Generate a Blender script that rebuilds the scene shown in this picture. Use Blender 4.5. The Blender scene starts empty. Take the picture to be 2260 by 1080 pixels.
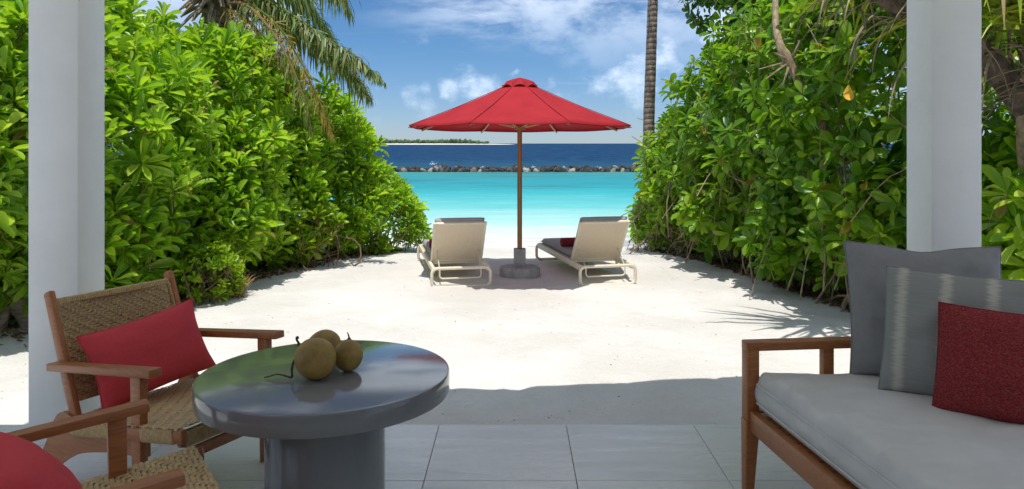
import bpy, bmesh, math, random
import numpy as np
from mathutils import Vector, Matrix, noise as mnoise

random.seed(7)
rng = np.random.default_rng(7)
R = math.radians
scene = bpy.context.scene
COL = scene.collection

# ------------------------------------------------------------------ camera, sky, sun, exposure
F, CX, CY, EYE = 1680.0, 1136.0, 317.0, 1.45      # focal length and principal point in photo pixels, eye height
cam_data = bpy.data.cameras.new('camera')
cam = bpy.data.objects.new('camera', cam_data)
COL.objects.link(cam)
cam.location = (0, 0, EYE)
cam.rotation_euler = (R(90), 0, 0)
cam_data.sensor_width = 36.0
cam_data.lens = 36.0 * F / 2260.0
cam_data.shift_x = -(CX - 1130.0) / 2260.0
cam_data.shift_y = -(540.0 - CY) / 2260.0
cam_data.clip_start = 0.05
cam_data.clip_end = 60000
scene.camera = cam

SUN_TRAVEL = Vector((0.03, 0.25, -1.0)).normalized()
sun_data = bpy.data.lights.new('sun', 'SUN')
sun_data.energy = 2.05
sun_data.angle = R(0.5)
sun_data.color = (1.0, 0.965, 0.91)
sun = bpy.data.objects.new('sun', sun_data)
COL.objects.link(sun)
sun.rotation_euler = SUN_TRAVEL.to_track_quat('-Z', 'Y').to_euler()
sun.location = (2, -4, 20)

SKY_STRENGTH = 0.13
scene.view_settings.view_transform = 'Standard'
scene.view_settings.look = 'None'
scene.view_settings.gamma = 1
scene.view_settings.use_curve_mapping = False
scene.view_settings.exposure = 1.05
scene.cycles.max_bounces = 10
scene.cycles.diffuse_bounces = 8
scene.cycles.transparent_max_bounces = 12


class NT:
    """thin wrapper for building node trees"""
    def __init__(self, nt):
        self.nt = nt

    def n(self, typ, **kw):
        nd = self.nt.nodes.new(typ)
        for k, v in kw.items():
            setattr(nd, k, v)
        return nd

    def put(self, sock, v):
        if isinstance(v, bpy.types.NodeSocket):
            self.nt.links.new(v, sock)
        elif isinstance(v, bpy.types.Node):
            self.nt.links.new(v.outputs[0], sock)
        else:
            if hasattr(sock.default_value, '__len__') and hasattr(v, '__len__') and len(sock.default_value) == 4 and len(v) == 3:
                v = (*v, 1)
            sock.default_value = v

    def math(self, op, a, b=None, c=None, clamp=False):
        nd = self.n('ShaderNodeMath', operation=op, use_clamp=clamp)
        for i, v in enumerate((a, b, c)):
            if v is not None:
                self.put(nd.inputs[i], v)
        return nd.outputs[0]

    def vmath(self, op, a, b=None, out=0):
        nd = self.n('ShaderNodeVectorMath', operation=op)
        self.put(nd.inputs[0], a)
        if b is not None:
            self.put(nd.inputs[1], b)
        return nd.outputs[out]

    def noise(self, vec, scale, detail=4.0, rough=0.55, dist=0.0):
        nd = self.n('ShaderNodeTexNoise')
        if vec is not None:
            self.put(nd.inputs['Vector'], vec)
        nd.inputs['Scale'].default_value = scale
        nd.inputs['Detail'].default_value = detail
        nd.inputs['Roughness'].default_value = rough
        nd.inputs['Distortion'].default_value = dist
        return nd.outputs[0]

    def ramp(self, fac, stops, interp='LINEAR'):
        nd = self.n('ShaderNodeValToRGB')
        cr = nd.color_ramp
        cr.interpolation = interp
        while len(cr.elements) > 1:
            cr.elements.remove(cr.elements[-1])
        for i, (p, c) in enumerate(stops):
            e = cr.elements[0] if i == 0 else cr.elements.new(p)
            e.position = p
            e.color = (*c, 1) if len(c) == 3 else c
        self.put(nd.inputs[0], fac)
        return nd.outputs[0]

    def mix(self, fac, a, b, blend='MIX'):
        nd = self.n('ShaderNodeMix', data_type='RGBA', blend_type=blend)
        self.put(nd.inputs[0], fac)
        self.put(nd.inputs[6], a)
        self.put(nd.inputs[7], b)
        return nd.outputs[2]

    def maprange(self, v, a, b, c=0.0, d=1.0, smooth=True):
        nd = self.n('ShaderNodeMapRange')
        if smooth:
            nd.interpolation_type = 'SMOOTHSTEP'
        self.put(nd.inputs[0], v)
        for i, x in enumerate((a, b, c, d)):
            nd.inputs[1 + i].default_value = x
        return nd.outputs[0]

    def mapping(self, vec, scale=(1, 1, 1), rot=(0, 0, 0), loc=(0, 0, 0)):
        nd = self.n('ShaderNodeMapping')
        self.put(nd.inputs[0], vec)
        nd.inputs['Scale'].default_value = scale
        nd.inputs['Rotation'].default_value = rot
        nd.inputs['Location'].default_value = loc
        return nd.outputs[0]

    def bump(self, h, strength=0.3, dist=0.01):
        nd = self.n('ShaderNodeBump')
        nd.inputs['Strength'].default_value = strength
        nd.inputs['Distance'].default_value = dist
        self.put(nd.inputs['Height'], h)
        return nd.outputs[0]


# ---- sky with clouds (clouds sit at directions on the sky)
world = bpy.data.worlds.new('World')
scene.world = world
world.use_nodes = True
wt = NT(world.node_tree)
world.node_tree.nodes.clear()
sky = wt.n('ShaderNodeTexSky', sky_type='NISHITA')
sky.sun_disc = False
sky.sun_elevation = R(75.9)
sky.sun_rotation = R(180 + 6.8)
sky.altitude = 0
sky.air_density = 0.85
sky.dust_density = 0.1
sky.ozone_density = 3.5
wdir = wt.vmath('NORMALIZE', wt.n('ShaderNodeTexCoord').outputs['Generated'])
sep = wt.n('ShaderNodeSeparateXYZ')
wt.put(sep.inputs[0], wdir)
wx, wy, wz = sep.outputs
warp = wt.n('ShaderNodeTexNoise')
wt.put(warp.inputs['Vector'], wdir)
warp.inputs['Scale'].default_value = 16
warp.inputs['Detail'].default_value = 5
wob = wt.vmath('SCALE', wt.vmath('SUBTRACT', warp.outputs['Color'], (0.5, 0.5, 0.5)))
wob.node.inputs['Scale'].default_value = 0.075
pdir = wt.vmath('ADD', wdir, wob)


def sky_dir(px, py):
    return Vector(((px - CX) / F, 1.0, (CY - py) / F)).normalized()


# the cumulus heaps: direction, angular radius (as photo pixels), weight
heaps = [(1395, 175, 75, 1.0), (1345, 190, 55, 0.8), (1440, 140, 60, .9), (1475, 120, 60, .9), (1060, 195, 48, 1.0), (1010, 205, 30, .9), (1085, 180, 34, .9), (1134, 155, 17, .9),
         (905, 218, 34, .55), (940, 228, 44, .5), (1250, 215, 60, .5), (1590, 60, 70, 1.0), (1650, 120, 120, .9), (830, 235, 50, .4), (1400, 250, 40, .3),
         (500, 150, 160, .8), (200, 190, 140, .7), (1900, 160, 150, .8), (2350, 120, 180, .9), (-300, 120, 200, .9), (-900, 100, 260, .8), (3000, 100, 300, .8)]
cum = None
for (px, py, rad, wgt) in heaps:
    d = sky_dir(px, py)
    dist = wt.vmath('DISTANCE', pdir, tuple(d), out='Value')
    m = wt.maprange(dist, rad / F * 1.45, rad / F * 0.15, 0.0, wgt)
    cum = m if cum is None else wt.math('MAXIMUM', cum, m)
cn = wt.noise(wt.mapping(wdir, scale=(1, 1, 1.5)), 34, 8, 0.62)
cum = wt.maprange(wt.math('ADD', cum, wt.math('MULTIPLY', wt.math('SUBTRACT', cn, 0.5), 1.5)), 0.22, 1.65, 0, 0.85)
cum = wt.math('MULTIPLY', cum, wt.maprange(wz, 0.012, 0.05))
# added cloud cover, mostly above the view, to whiten and lift ambient light
low = wt.noise(wt.mapping(wdir, scale=(1, 1, 1.8), loc=(1.7, 0.4, 2.1)), 4.2, 9, 0.6)
low = wt.math('MULTIPLY', wt.maprange(low, 0.455, 0.60, 0, 0.95), wt.maprange(wz, 0.04, 0.30))
# cirrus sheet: direction projected on a high plane
zz = wt.math('MAXIMUM', wz, 0.03)
comb = wt.n('ShaderNodeCombineXYZ')
wt.put(comb.inputs[0], wt.math('DIVIDE', wx, zz))
wt.put(comb.inputs[1], wt.math('DIVIDE', wy, zz))
cir = wt.noise(wt.mapping(comb.outputs[0], scale=(0.35, 0.9, 1), rot=(0, 0, R(14)), loc=(3.3, 1.9, 0)), 0.9, 9, 0.62, 0.6)
cir = wt.math('MULTIPLY', wt.maprange(cir, 0.54, 0.88, 0, 0.28), wt.maprange(wz, 0.02, 0.12))
bank = wt.math('MULTIPLY', wt.maprange(wt.vmath('DISTANCE', wt.mapping(wdir, scale=(1, 1, 4.5)), tuple(Vector(sky_dir(1290, 12)) * Vector((1, 1, 4.5))), out='Value'), 0.34, 0.06),
               wt.maprange(wt.noise(wt.mapping(wdir, scale=(1, 1, 4)), 7, 9, 0.62), 0.40, 0.70, 0, .55))
cloud = wt.math('MAXIMUM', wt.math('MAXIMUM', cum, low), wt.math('MAXIMUM', cir, bank))
cloud_col = wt.mix(wt.noise(wdir, 22, 5), (3.6, 4.2, 5.0), (5.2, 5.5, 5.9))
skyc = wt.mix(1.0, sky.outputs[0], wt.mix(wt.maprange(wz, 0.0, 0.16), (0.245, 0.295, 0.40), (0.20, 0.30, 0.385)), 'MULTIPLY')
mixed = wt.mix(cloud, skyc, cloud_col)
bg = wt.n('ShaderNodeBackground')
wt.put(bg.inputs[0], mixed)
bg.inputs[1].default_value = SKY_STRENGTH
out = wt.n('ShaderNodeOutputWorld')
wt.put(out.inputs[0], bg)


# ------------------------------------------------------------------ helpers
def P(px, py, d):
    """the point at depth d that the photograph shows at (px, py)"""
    return Vector(((px - CX) * d / F, d, EYE - (py - CY) * d / F))


def new_mesh(name, verts, faces, mat=None, smooth=False):
    me = bpy.data.meshes.new(name)
    me.from_pydata([tuple(v) for v in verts], [], faces)
    if mat is not None:
        me.materials.append(mat)
    if smooth:
        me.polygons.foreach_set('use_smooth', [True] * len(me.polygons))
    me.update()
    return me


def mesh_np(name, V, Fq, mat, smooth=False):
    """quads only, from arrays"""
    me = bpy.data.meshes.new(name)
    V = np.ascontiguousarray(V, dtype=np.float32)
    Fq = np.ascontiguousarray(Fq, dtype=np.int32)
    nf, k = Fq.shape
    me.vertices.add(len(V))
    me.vertices.foreach_set('co', V.ravel())
    me.loops.add(nf * k)
    me.loops.foreach_set('vertex_index', Fq.ravel())
    me.polygons.add(nf)
    me.polygons.foreach_set('loop_start', np.arange(0, nf * k, k, dtype=np.int32))
    if smooth:
        me.polygons.foreach_set('use_smooth', np.ones(nf, dtype=bool))
    me.materials.append(mat)
    me.update(calc_edges=True)
    return me


def link(name, data, parent=None, kind=None, loc=None, label=None):
    o = bpy.data.objects.new(name, data)
    COL.objects.link(o)
    if parent is not None:
        o.parent = parent
    if kind:
        o['kind'] = kind
    if loc is not None:
        o.location = loc
    if label:
        o['label'] = label
    return o


def tag(o, label, cat, group=None):
    o['label'] = label
    o['category'] = cat
    if group:
        o['group'] = group
    return o


def thing(name, label, cat, loc=(0, 0, 0), rz=0.0, group=None):
    o = bpy.data.objects.new(name, None)
    o.empty_display_size = 0.1
    COL.objects.link(o)
    o.location = loc
    o.rotation_euler = (0, 0, rz)
    return tag(o, label, cat, group)


class MB:
    """collects shapes into one mesh"""
    def __init__(self):
        self.v, self.f = [], []

    def add(self, vs, fs):
        k = len(self.v)
        self.v += [Vector(p) for p in vs]
        self.f += [tuple(i + k for i in f) for f in fs]
        return self

    def box(self, lo, hi, M=None, bev=0.0):
        x0, y0, z0 = lo
        x1, y1, z1 = hi
        if bev <= 0:
            vs = [(x, y, z) for z in (z0, z1) for x, y in ((x0, y0), (x1, y0), (x1, y1), (x0, y1))]
            fs = [(3, 2, 1, 0), (4, 5, 6, 7), (0, 1, 5, 4), (1, 2, 6, 5), (2, 3, 7, 6), (3, 0, 4, 7)]
        else:
            b = bev
            bm = bmesh.new()
            bmesh.ops.create_cube(bm, size=1.0)
            for v in bm.verts:
                v.co = Vector((x0 + (v.co.x + .5) * (x1 - x0), y0 + (v.co.y + .5) * (y1 - y0), z0 + (v.co.z + .5) * (z1 - z0)))
            bmesh.ops.bevel(bm, geom=bm.edges[:], offset=b, segments=2, profile=0.5, affect='EDGES')
            bm.verts.index_update()
            vs = [v.co.copy() for v in bm.verts]
            fs = [tuple(v.index for v in f.verts) for f in bm.faces]
            bm.free()
        if M is not None:
            vs = [M @ Vector(p) for p in vs]
        return self.add(vs, fs)

    def beam(self, a, b, w, h, up=(0, 0, 1), bev=0.004, w2=None, h2=None):
        """rectangular bar from a to b, w across, h along up; may taper"""
        a, b = Vector(a), Vector(b)
        y = (b - a)
        L = y.length
        y.normalize()
        x = y.cross(Vector(up)).normalized()
        z = x.cross(y).normalized()
        k = len(self.v)
        M = Matrix((x, y, z)).transposed().to_4x4()
        M.translation = a
        self.box((-w / 2, 0, -h / 2), (w / 2, L, h / 2), None, bev)
        for i in range(k, len(self.v)):
            p = self.v[i]
            t = p.y / L
            sx = 1 + t * ((w2 or w) / w - 1)
            sz = 1 + t * ((h2 or h) / h - 1)
            self.v[i] = M @ Vector((p.x * sx, p.y, p.z * sz))
        return self

    def tube(self, pts, rad, n=8, caps=True):
        pts = [Vector(p) for p in pts]
        rads = rad if hasattr(rad, '__len__') else [rad] * len(pts)
        k = len(self.v)
        prev = None
        m = len(pts)
        for i, p in enumerate(pts):
            t = (pts[min(i + 1, m - 1)] - pts[max(i - 1, 0)]).normalized()
            if prev is None:
                ref = Vector((0, 0, 1)) if abs(t.z) < 0.9 else Vector((1, 0, 0))
                x = t.cross(ref).normalized()
            else:
                x = (prev - t * prev.dot(t)).normalized()
            prev = x
            y = t.cross(x)
            for j in range(n):
                a = 2 * math.pi * j / n
                self.v.append(p + (x * math.cos(a) + y * math.sin(a)) * rads[i])
        for i in range(m - 1):
            for j in range(n):
                j2 = (j + 1) % n
                self.f.append((k + i * n + j, k + i * n + j2, k + (i + 1) * n + j2, k + (i + 1) * n + j))
        if caps:
            self.f.append(tuple(k + j for j in reversed(range(n))))
            self.f.append(tuple(k + (m - 1) * n + j for j in range(n)))
        return self

    def lathe(self, prof, n=48, c=(0, 0, 0)):
        k = len(self.v)
        cx, cy, cz = c
        for r, z in prof:
            for j in range(n):
                a = 2 * math.pi * j / n
                self.v.append(Vector((cx + r * math.cos(a), cy + r * math.sin(a), cz + z)))
        for i in range(len(prof) - 1):
            for j in range(n):
                j2 = (j + 1) % n
                self.f.append((k + i * n + j, k + i * n + j2, k + (i + 1) * n + j2, k + (i + 1) * n + j))
        self.f.append(tuple(k + j for j in reversed(range(n))))
        self.f.append(tuple(k + (len(prof) - 1) * n + j for j in range(n)))
        return self

    def mesh(self, name, mat, smooth=False):
        me = new_mesh(name, self.v, self.f, mat)
        if smooth:
            me.polygons.foreach_set('use_smooth', [True] * len(me.polygons))
            try:
                me.set_sharp_from_angle(angle=R(38))
            except Exception:
                pass
        return me

    def build(self, name, mat, parent=None, smooth=True, kind=None, label=None):
        return link(name, self.mesh(name, mat, smooth), parent, kind, label=label)


def copy_tree(o, parent=None):
    c = o.copy()
    COL.objects.link(c)
    if parent is not None:
        c.parent = parent
    for ch in o.children:
        copy_tree(ch, c)
    return c


def curve_pts(ctrl, n):
    """Catmull-Rom through control points"""
    ctrl = [Vector(c) for c in ctrl]
    c = [ctrl[0] * 2 - ctrl[1]] + ctrl + [ctrl[-1] * 2 - ctrl[-2]]
    outp = []
    segs = len(ctrl) - 1
    for i in range(n + 1):
        t = i / n * segs
        s = min(int(t), segs - 1)
        u = t - s
        p0, p1, p2, p3 = c[s:s + 4]
        outp.append(0.5 * ((2 * p1) + (p2 - p0) * u + (2 * p0 - 5 * p1 + 4 * p2 - p3) * u * u + (3 * p1 - p0 - 3 * p2 + p3) * u ** 3))
    return outp


# ------------------------------------------------------------------ materials
def material(name):
    m = bpy.data.materials.new(name)
    m.use_nodes = True
    t = NT(m.node_tree)
    return m, t, m.node_tree.nodes['Principled BSDF'], m.node_tree.nodes['Material Output']


def simple(name, col, rough=0.6, var=0.12, scale=8, bump=0.0, bscale=60, spec=0.5, metal=0.0, coat=0.0, stretch=(1, 1, 1), bdist=0.004):
    m, t, b, o = material(name)
    co = t.n('ShaderNodeTexCoord').outputs['Object']
    v = t.mapping(co, scale=stretch)
    nz = t.noise(v, scale, 6, 0.6)
    lo = tuple(c * (1 - var) for c in col)
    hi = tuple(min(1, c * (1 + var)) for c in col)
    t.put(b.inputs['Base Color'], t.mix(t.maprange(nz, .3, .7), lo, hi))
    b.inputs['Roughness'].default_value = rough
    b.inputs['Specular IOR Level'].default_value = spec
    b.inputs['Metallic'].default_value = metal
    b.inputs['Coat Weight'].default_value = coat
    b.inputs['Coat Roughness'].default_value = 0.06
    if bump > 0:
        t.put(b.inputs['Normal'], t.bump(t.noise(v, bscale, 5, 0.6), bump, bdist))
    return m


def wood_mat(name, dark, light, rough=0.42):
    m, t, b, o = material(name)
    co = t.n('ShaderNodeTexCoord').outputs['Object']
    w = t.noise(t.mapping(co, scale=(3, 40, 40)), 2.0, 6, 0.65, 1.5)
    w2 = t.noise(co, 2.5, 3)
    f = t.math('ADD', t.math('MULTIPLY', w, 0.75), t.math('MULTIPLY', w2, 0.35))
    t.put(b.inputs['Base Color'], t.ramp(f, [(0.3, dark), (0.55, tuple((a + c) / 2 for a, c in zip(dark, light))), (0.8, light)]))
    b.inputs['Roughness'].default_value = rough
    t.put(b.inputs['Normal'], t.bump(w, 0.12, 0.003))
    return m


def leaf_mat(name, deep, mid, bright, dry=(0.30, 0.22, 0.04), dry_amt=0.972, rough=0.34, trans=0.50):
    m, t, b, o = material(name)
    geo = t.n('ShaderNodeNewGeometry')
    oi = t.n('ShaderNodeObjectInfo')
    r = t.math('FRACT', t.math('ADD', geo.outputs['Random Per Island'], oi.outputs['Random']))
    clump = t.noise(geo.outputs['Position'], 1.4, 3, 0.6)
    f = t.math('ADD', t.math('MULTIPLY', r, 0.62), t.math('MULTIPLY', t.maprange(clump, .3, .7), 0.38))
    col = t.ramp(f, [(0.08, deep), (0.5, mid), (0.92, bright)])
    r2 = t.math('FRACT', t.math('MULTIPLY', r, 37.7))
    col = t.mix(t.math('GREATER_THAN', r2, dry_amt), col, dry)
    # underside paler
    col = t.mix(t.math('MULTIPLY', geo.outputs['Backfacing'], 0.35), col, tuple(c * 1.05 + 0.02 for c in mid))
    t.put(b.inputs['Base Color'], col)
    b.inputs['Roughness'].default_value = rough
    b.inputs['Specular IOR Level'].default_value = 0.5
    tr = t.n('ShaderNodeBsdfTranslucent')
    t.put(tr.inputs[0], t.mix(1.0, col, (1.25, 1.2, 0.5), 'MULTIPLY'))
    ms = t.n('ShaderNodeMixShader')
    ms.inputs[0].default_value = trans
    t.put(ms.inputs[1], b.outputs[0])
    t.put(ms.inputs[2], tr.outputs[0])
    t.put(o.inputs[0], ms)
    return m


M = {}
M['leaf_bright'] = leaf_mat('leaf_bright', (0.10, 0.27, 0.012), (0.30, 0.53, 0.025), (0.56, 0.70, 0.10))
M['leaf_lime'] = leaf_mat('leaf_lime', (0.14, 0.30, 0.012), (0.29, 0.46, 0.02), (0.46, 0.58, 0.05))
M['leaf_deep'] = leaf_mat('leaf_deep', (0.06, 0.18, 0.014), (0.18, 0.37, 0.02), (0.38, 0.55, 0.05), dry=(0.42, 0.28, 0.03), dry_amt=0.98)
M['leaf_tree'] = leaf_mat('leaf_tree', (0.03, 0.10, 0.015), (0.07, 0.19, 0.02), (0.16, 0.30, 0.03), dry_amt=0.97)
M['frond'] = leaf_mat('frond', (0.05, 0.095, 0.012), (0.11, 0.18, 0.022), (0.25, 0.30, 0.045), dry=(0.30, 0.21, 0.06), dry_amt=0.90, rough=0.45, trans=0.3)
M['frond_yellow'] = leaf_mat('frond_yellow', (0.14, 0.15, 0.02), (0.30, 0.24, 0.03), (0.45, 0.33, 0.04), dry=(0.30, 0.19, 0.06), dry_amt=0.6, rough=0.5, trans=0.3)
M['strap'] = leaf_mat('strap', (0.14, 0.22, 0.015), (0.32, 0.40, 0.02), (0.55, 0.50, 0.05), dry=(0.34, 0.27, 0.14), dry_amt=0.85, rough=0.4, trans=0.3)
M['strap_dead'] = simple('strap_dead', (0.26, 0.20, 0.13), 0.8, 0.35, 6)
M['stem'] = simple('stem', (0.16, 0.10, 0.06), 0.85, 0.4, 14, 0.5, 60)
M['stem_pale'] = simple('stem_pale', (0.30, 0.22, 0.14), 0.85, 0.35, 14, 0.5, 60)
M['bark'] = simple('bark', (0.14, 0.10, 0.075), 0.9, 0.45, 12, 0.8, 40, bdist=0.02)
M['driftwood'] = simple('driftwood', (0.30, 0.23, 0.17), 0.9, 0.4, 9, 0.8, 30, stretch=(1, 1, 4), bdist=0.02)
M['litter'] = leaf_mat('litter', (0.07, 0.045, 0.025), (0.16, 0.10, 0.05), (0.32, 0.22, 0.11), dry_amt=2, rough=0.8, trans=0.05)
M['speck'] = simple('speck', (0.36, 0.31, 0.26), 0.9, 0.5, 3)
M['paint'] = simple('white_paint', (0.82, 0.83, 0.81), 0.45, 0.05, 1.6, 0.25, 35)
M['plaster'] = simple('plaster', (0.42, 0.41, 0.39), 0.8, 0.03, 4, 0.1, 60)
M['ceiling'] = simple('ceiling_paint', (0.84, 0.83, 0.81), 0.7, 0.03, 4)
M['thatch'] = simple('thatch', (0.25, 0.19, 0.12), 0.95, 0.4, 20, 0.8, 60)
M['glass_dark'] = simple('dark_glass', (0.05, 0.06, 0.06), 0.05, 0.05, 3)
M['grout'] = simple('grout', (0.33, 0.33, 0.32), 0.9, 0.1, 10)
M['wood'] = wood_mat('teak', (0.21, 0.062, 0.018), (0.53, 0.205, 0.065))
M['wood_pole'] = wood_mat('pole_wood', (0.22, 0.09, 0.03), (0.42, 0.20, 0.07))
M['rib_wood'] = wood_mat('rib_wood', (0.38, 0.22, 0.10), (0.55, 0.36, 0.18))
M['lounger_frame'] = simple('lounger_metal', (0.74, 0.66, 0.51), 0.5, 0.06, 12, 0.05, 80)
M['sling'] = simple('sling_fabric', (0.68, 0.565, 0.42), 0.85, 0.06, 60, 0.25, 300, bdist=0.002)
M['lounger_cushion'] = simple('lounger_cushion', (0.36, 0.345, 0.34), 0.9, 0.05, 8, 0.2, 120)
M['towel'] = simple('towel', (0.22, 0.012, 0.022), 0.95, 0.15, 60, 0.5, 200)
M['strut'] = simple('strut_metal', (0.6, 0.56, 0.48), 0.4, 0.05, 5)
M['concrete'] = simple('concrete', (0.36, 0.35, 0.335), 0.9, 0.22, 9, 0.4, 50)
M['cord'] = simple('cord', (0.56, 0.40, 0.20), 0.7, 0.16, 60, 0.3, 220)
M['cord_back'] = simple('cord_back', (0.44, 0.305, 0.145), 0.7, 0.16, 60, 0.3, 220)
M['seat_white'] = simple('rail_white', (0.7, 0.69, 0.65), 0.5, 0.05, 5)
M['red_pillow'] = simple('red_linen', (0.60, 0.062, 0.074), 0.9, 0.04, 60, 0.3, 320, bdist=0.0015, spec=0.2)
M['grey_pillow'] = simple('grey_fabric', (0.265, 0.26, 0.26), 0.9, 0.05, 30, 0.25, 300, bdist=0.0012, spec=0.2)
M['sofa_fabric'] = simple('sofa_fabric', (0.63, 0.62, 0.60), 0.88, 0.05, 6, 0.2, 260, bdist=0.0012, spec=0.25)
M['coconut'] = simple('coconut_husk', (0.33, 0.21, 0.05), 0.55, 0.45, 7, 0.15, 30, stretch=(1, 1, 1))
M['stalk'] = simple('dry_stalk', (0.07, 0.045, 0.03), 0.9, 0.3, 20)
M['palm_bark'] = None


def red_canvas():
    m, t, b, o = material('red_canvas')
    co = t.n('ShaderNodeTexCoord').outputs['Object']
    col = t.mix(t.maprange(t.noise(co, 3, 4), .3, .7), (0.33, 0.015, 0.022), (0.40, 0.021, 0.028))
    t.put(b.inputs['Base Color'], col)
    b.inputs['Roughness'].default_value = 0.8
    b.inputs['Specular IOR Level'].default_value = 0.2
    t.put(b.inputs['Normal'], t.bump(t.noise(co, 260, 2), 0.15, 0.002))
    tr = t.n('ShaderNodeBsdfTranslucent')
    tr.inputs[0].default_value = (0.62, 0.03, 0.04, 1)
    ms = t.n('ShaderNodeMixShader')
    ms.inputs[0].default_value = 0.07
    t.put(ms.inputs[1], b.outputs[0])
    t.put(ms.inputs[2], tr.outputs[0])
    t.put(o.inputs[0], ms)
    return m


M['canvas'] = red_canvas()


def ikat():
    m, t, b, o = material('ikat_fabric')
    co = t.n('ShaderNodeTexCoord').outputs['Object']
    s = t.n('ShaderNodeSeparateXYZ')
    t.put(s.inputs[0], co)
    fray = t.noise(t.mapping(co, scale=(6, 1, 170)), 1.0, 4, 0.6)
    x = t.math('ADD', s.outputs[0], t.math('MULTIPLY', t.math('SUBTRACT', fray, 0.5), 0.055))
    band = t.math('ABSOLUTE', t.math('SUBTRACT', t.math('FRACT', t.math('ADD', t.math('DIVIDE', x, 0.150), 0.80)), 0.5))
    f = t.maprange(band, 0.02, 0.20)
    thread = t.noise(t.mapping(co, scale=(3, 1, 240)), 1.0, 3)
    col = t.mix(f, (0.52, 0.50, 0.43), (0.27, 0.275, 0.262))
    col = t.mix(t.maprange(thread, .4, .65, 0, .35), col, (0.33, 0.335, 0.315))
    t.put(b.inputs['Base Color'], col)
    b.inputs['Roughness'].default_value = 0.8
    b.inputs['Specular IOR Level'].default_value = 0.25
    t.put(b.inputs['Normal'], t.bump(thread, 0.4, 0.002))
    return m


def tweed():
    m, t, b, o = material('red_tweed')
    co = t.n('ShaderNodeTexCoord').outputs['Object']
    a = t.noise(t.mapping(co, scale=(1, 1, 1.6)), 150, 2)
    w = t.n('ShaderNodeTexVoronoi')
    t.put(w.inputs['Vector'], t.mapping(co, scale=(1, 0.5, 1.5)))
    w.inputs['Scale'].default_value = 130
    col = t.mix(t.maprange(a, .35, .68), (0.21, 0.024, 0.03), (0.35, 0.06, 0.06))
    col = t.mix(t.math('GREATER_THAN', t.noise(t.mapping(co, scale=(.6, 1, 1.6), loc=(4, 4, 4)), 190, 1), 0.68), col, (0.30, 0.13, 0.09))
    t.put(b.inputs['Base Color'], col)
    b.inputs['Roughness'].default_value = 0.95
    b.inputs['Specular IOR Level'].default_value = 0.1
    t.put(b.inputs['Normal'], t.bump(w.outputs['Distance'], 0.8, 0.005))
    return m


M['ikat'] = ikat()
M['tweed'] = tweed()


def sand_mat():
    m, t, b, o = material('white_sand')
    pos = t.n('ShaderNodeNewGeometry').outputs['Position']
    big = t.noise(pos, 0.7, 5, 0.6)
    fine = t.noise(pos, 60, 4, 0.7)
    grit = t.noise(pos, 420, 2, 0.6)
    col = t.mix(t.maprange(big, .3, .7), (0.585, 0.56, 0.515), (0.70, 0.68, 0.645))
    col = t.mix(t.maprange(grit, .62, .78, 0, .35), col, (0.36, 0.31, 0.25))
    col = t.mix(t.maprange(fine, .30, .48, .28, 0), col, (0.45, 0.40, 0.33))
    # wet where the water laps
    s = t.n('ShaderNodeSeparateXYZ')
    t.put(s.inputs[0], pos)
    wet = t.maprange(s.outputs[2], -0.46, -0.53)
    col = t.mix(t.math('MULTIPLY', wet, .5), col, (0.60, 0.60, 0.55))
    t.put(b.inputs['Base Color'], col)
    b.inputs['Roughness'].default_value = 0.95
    b.inputs['Specular IOR Level'].default_value = 0.1
    h = t.math('ADD', t.math('MULTIPLY', t.noise(pos, 9, 5, 0.62), 1.0), t.math('MULTIPLY', fine, 0.22))
    t.put(b.inputs['Normal'], t.bump(h, 0.55, 0.035))
    return m


def tile_mat():
    m, t, b, o = material('stone_tile')
    oi = t.n('ShaderNodeObjectInfo')
    pos = t.n('ShaderNodeNewGeometry').outputs['Position']
    off = t.n('ShaderNodeCombineXYZ')
    t.put(off.inputs[0], t.math('MULTIPLY', oi.outputs['Random'], 31.0))
    t.put(off.inputs[1], t.math('MULTIPLY', oi.outputs['Random'], 17.0))
    v = t.vmath('ADD', pos, off.outputs[0])
    vein = t.noise(t.mapping(v, scale=(1.3, 11, 1)), 1.2, 7, 0.62, 0.9)
    cloud = t.noise(t.mapping(v, scale=(1, 3, 1)), 1.5, 4)
    col = t.ramp(vein, [(0.25, (0.60, 0.595, 0.57)), (0.45, (0.69, 0.69, 0.67)), (0.7, (0.74, 0.74, 0.72))])
    col = t.mix(t.maprange(cloud, .3, .7, 0, .3), col, (0.66, 0.655, 0.635))
    t.put(b.inputs['Base Color'], col)
    t.put(b.inputs['Roughness'], t.maprange(vein, .3, .7, .34, .24))
    b.inputs['Specular IOR Level'].default_value = 0.5
    return m


def lacquer():
    m, t, b, o = material('grey_lacquer')
    co = t.n('ShaderNodeTexCoord').outputs['Object']
    s = t.noise(t.mapping(co, scale=(1, 5, 1), rot=(0, 0, R(25))), 3, 7, 0.65, 0.4)
    t.put(b.inputs['Base Color'], t.mix(t.maprange(s, .3, .7), (0.185, 0.19, 0.195), (0.205, 0.21, 0.21)))
    t.put(b.inputs['Roughness'], t.maprange(s, .3, .7, .16, .12))
    b.inputs['Specular IOR Level'].default_value = 0.5
    b.inputs['Coat Weight'].default_value = 0.35
    b.inputs['Coat Roughness'].default_value = 0.07
    return m


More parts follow.
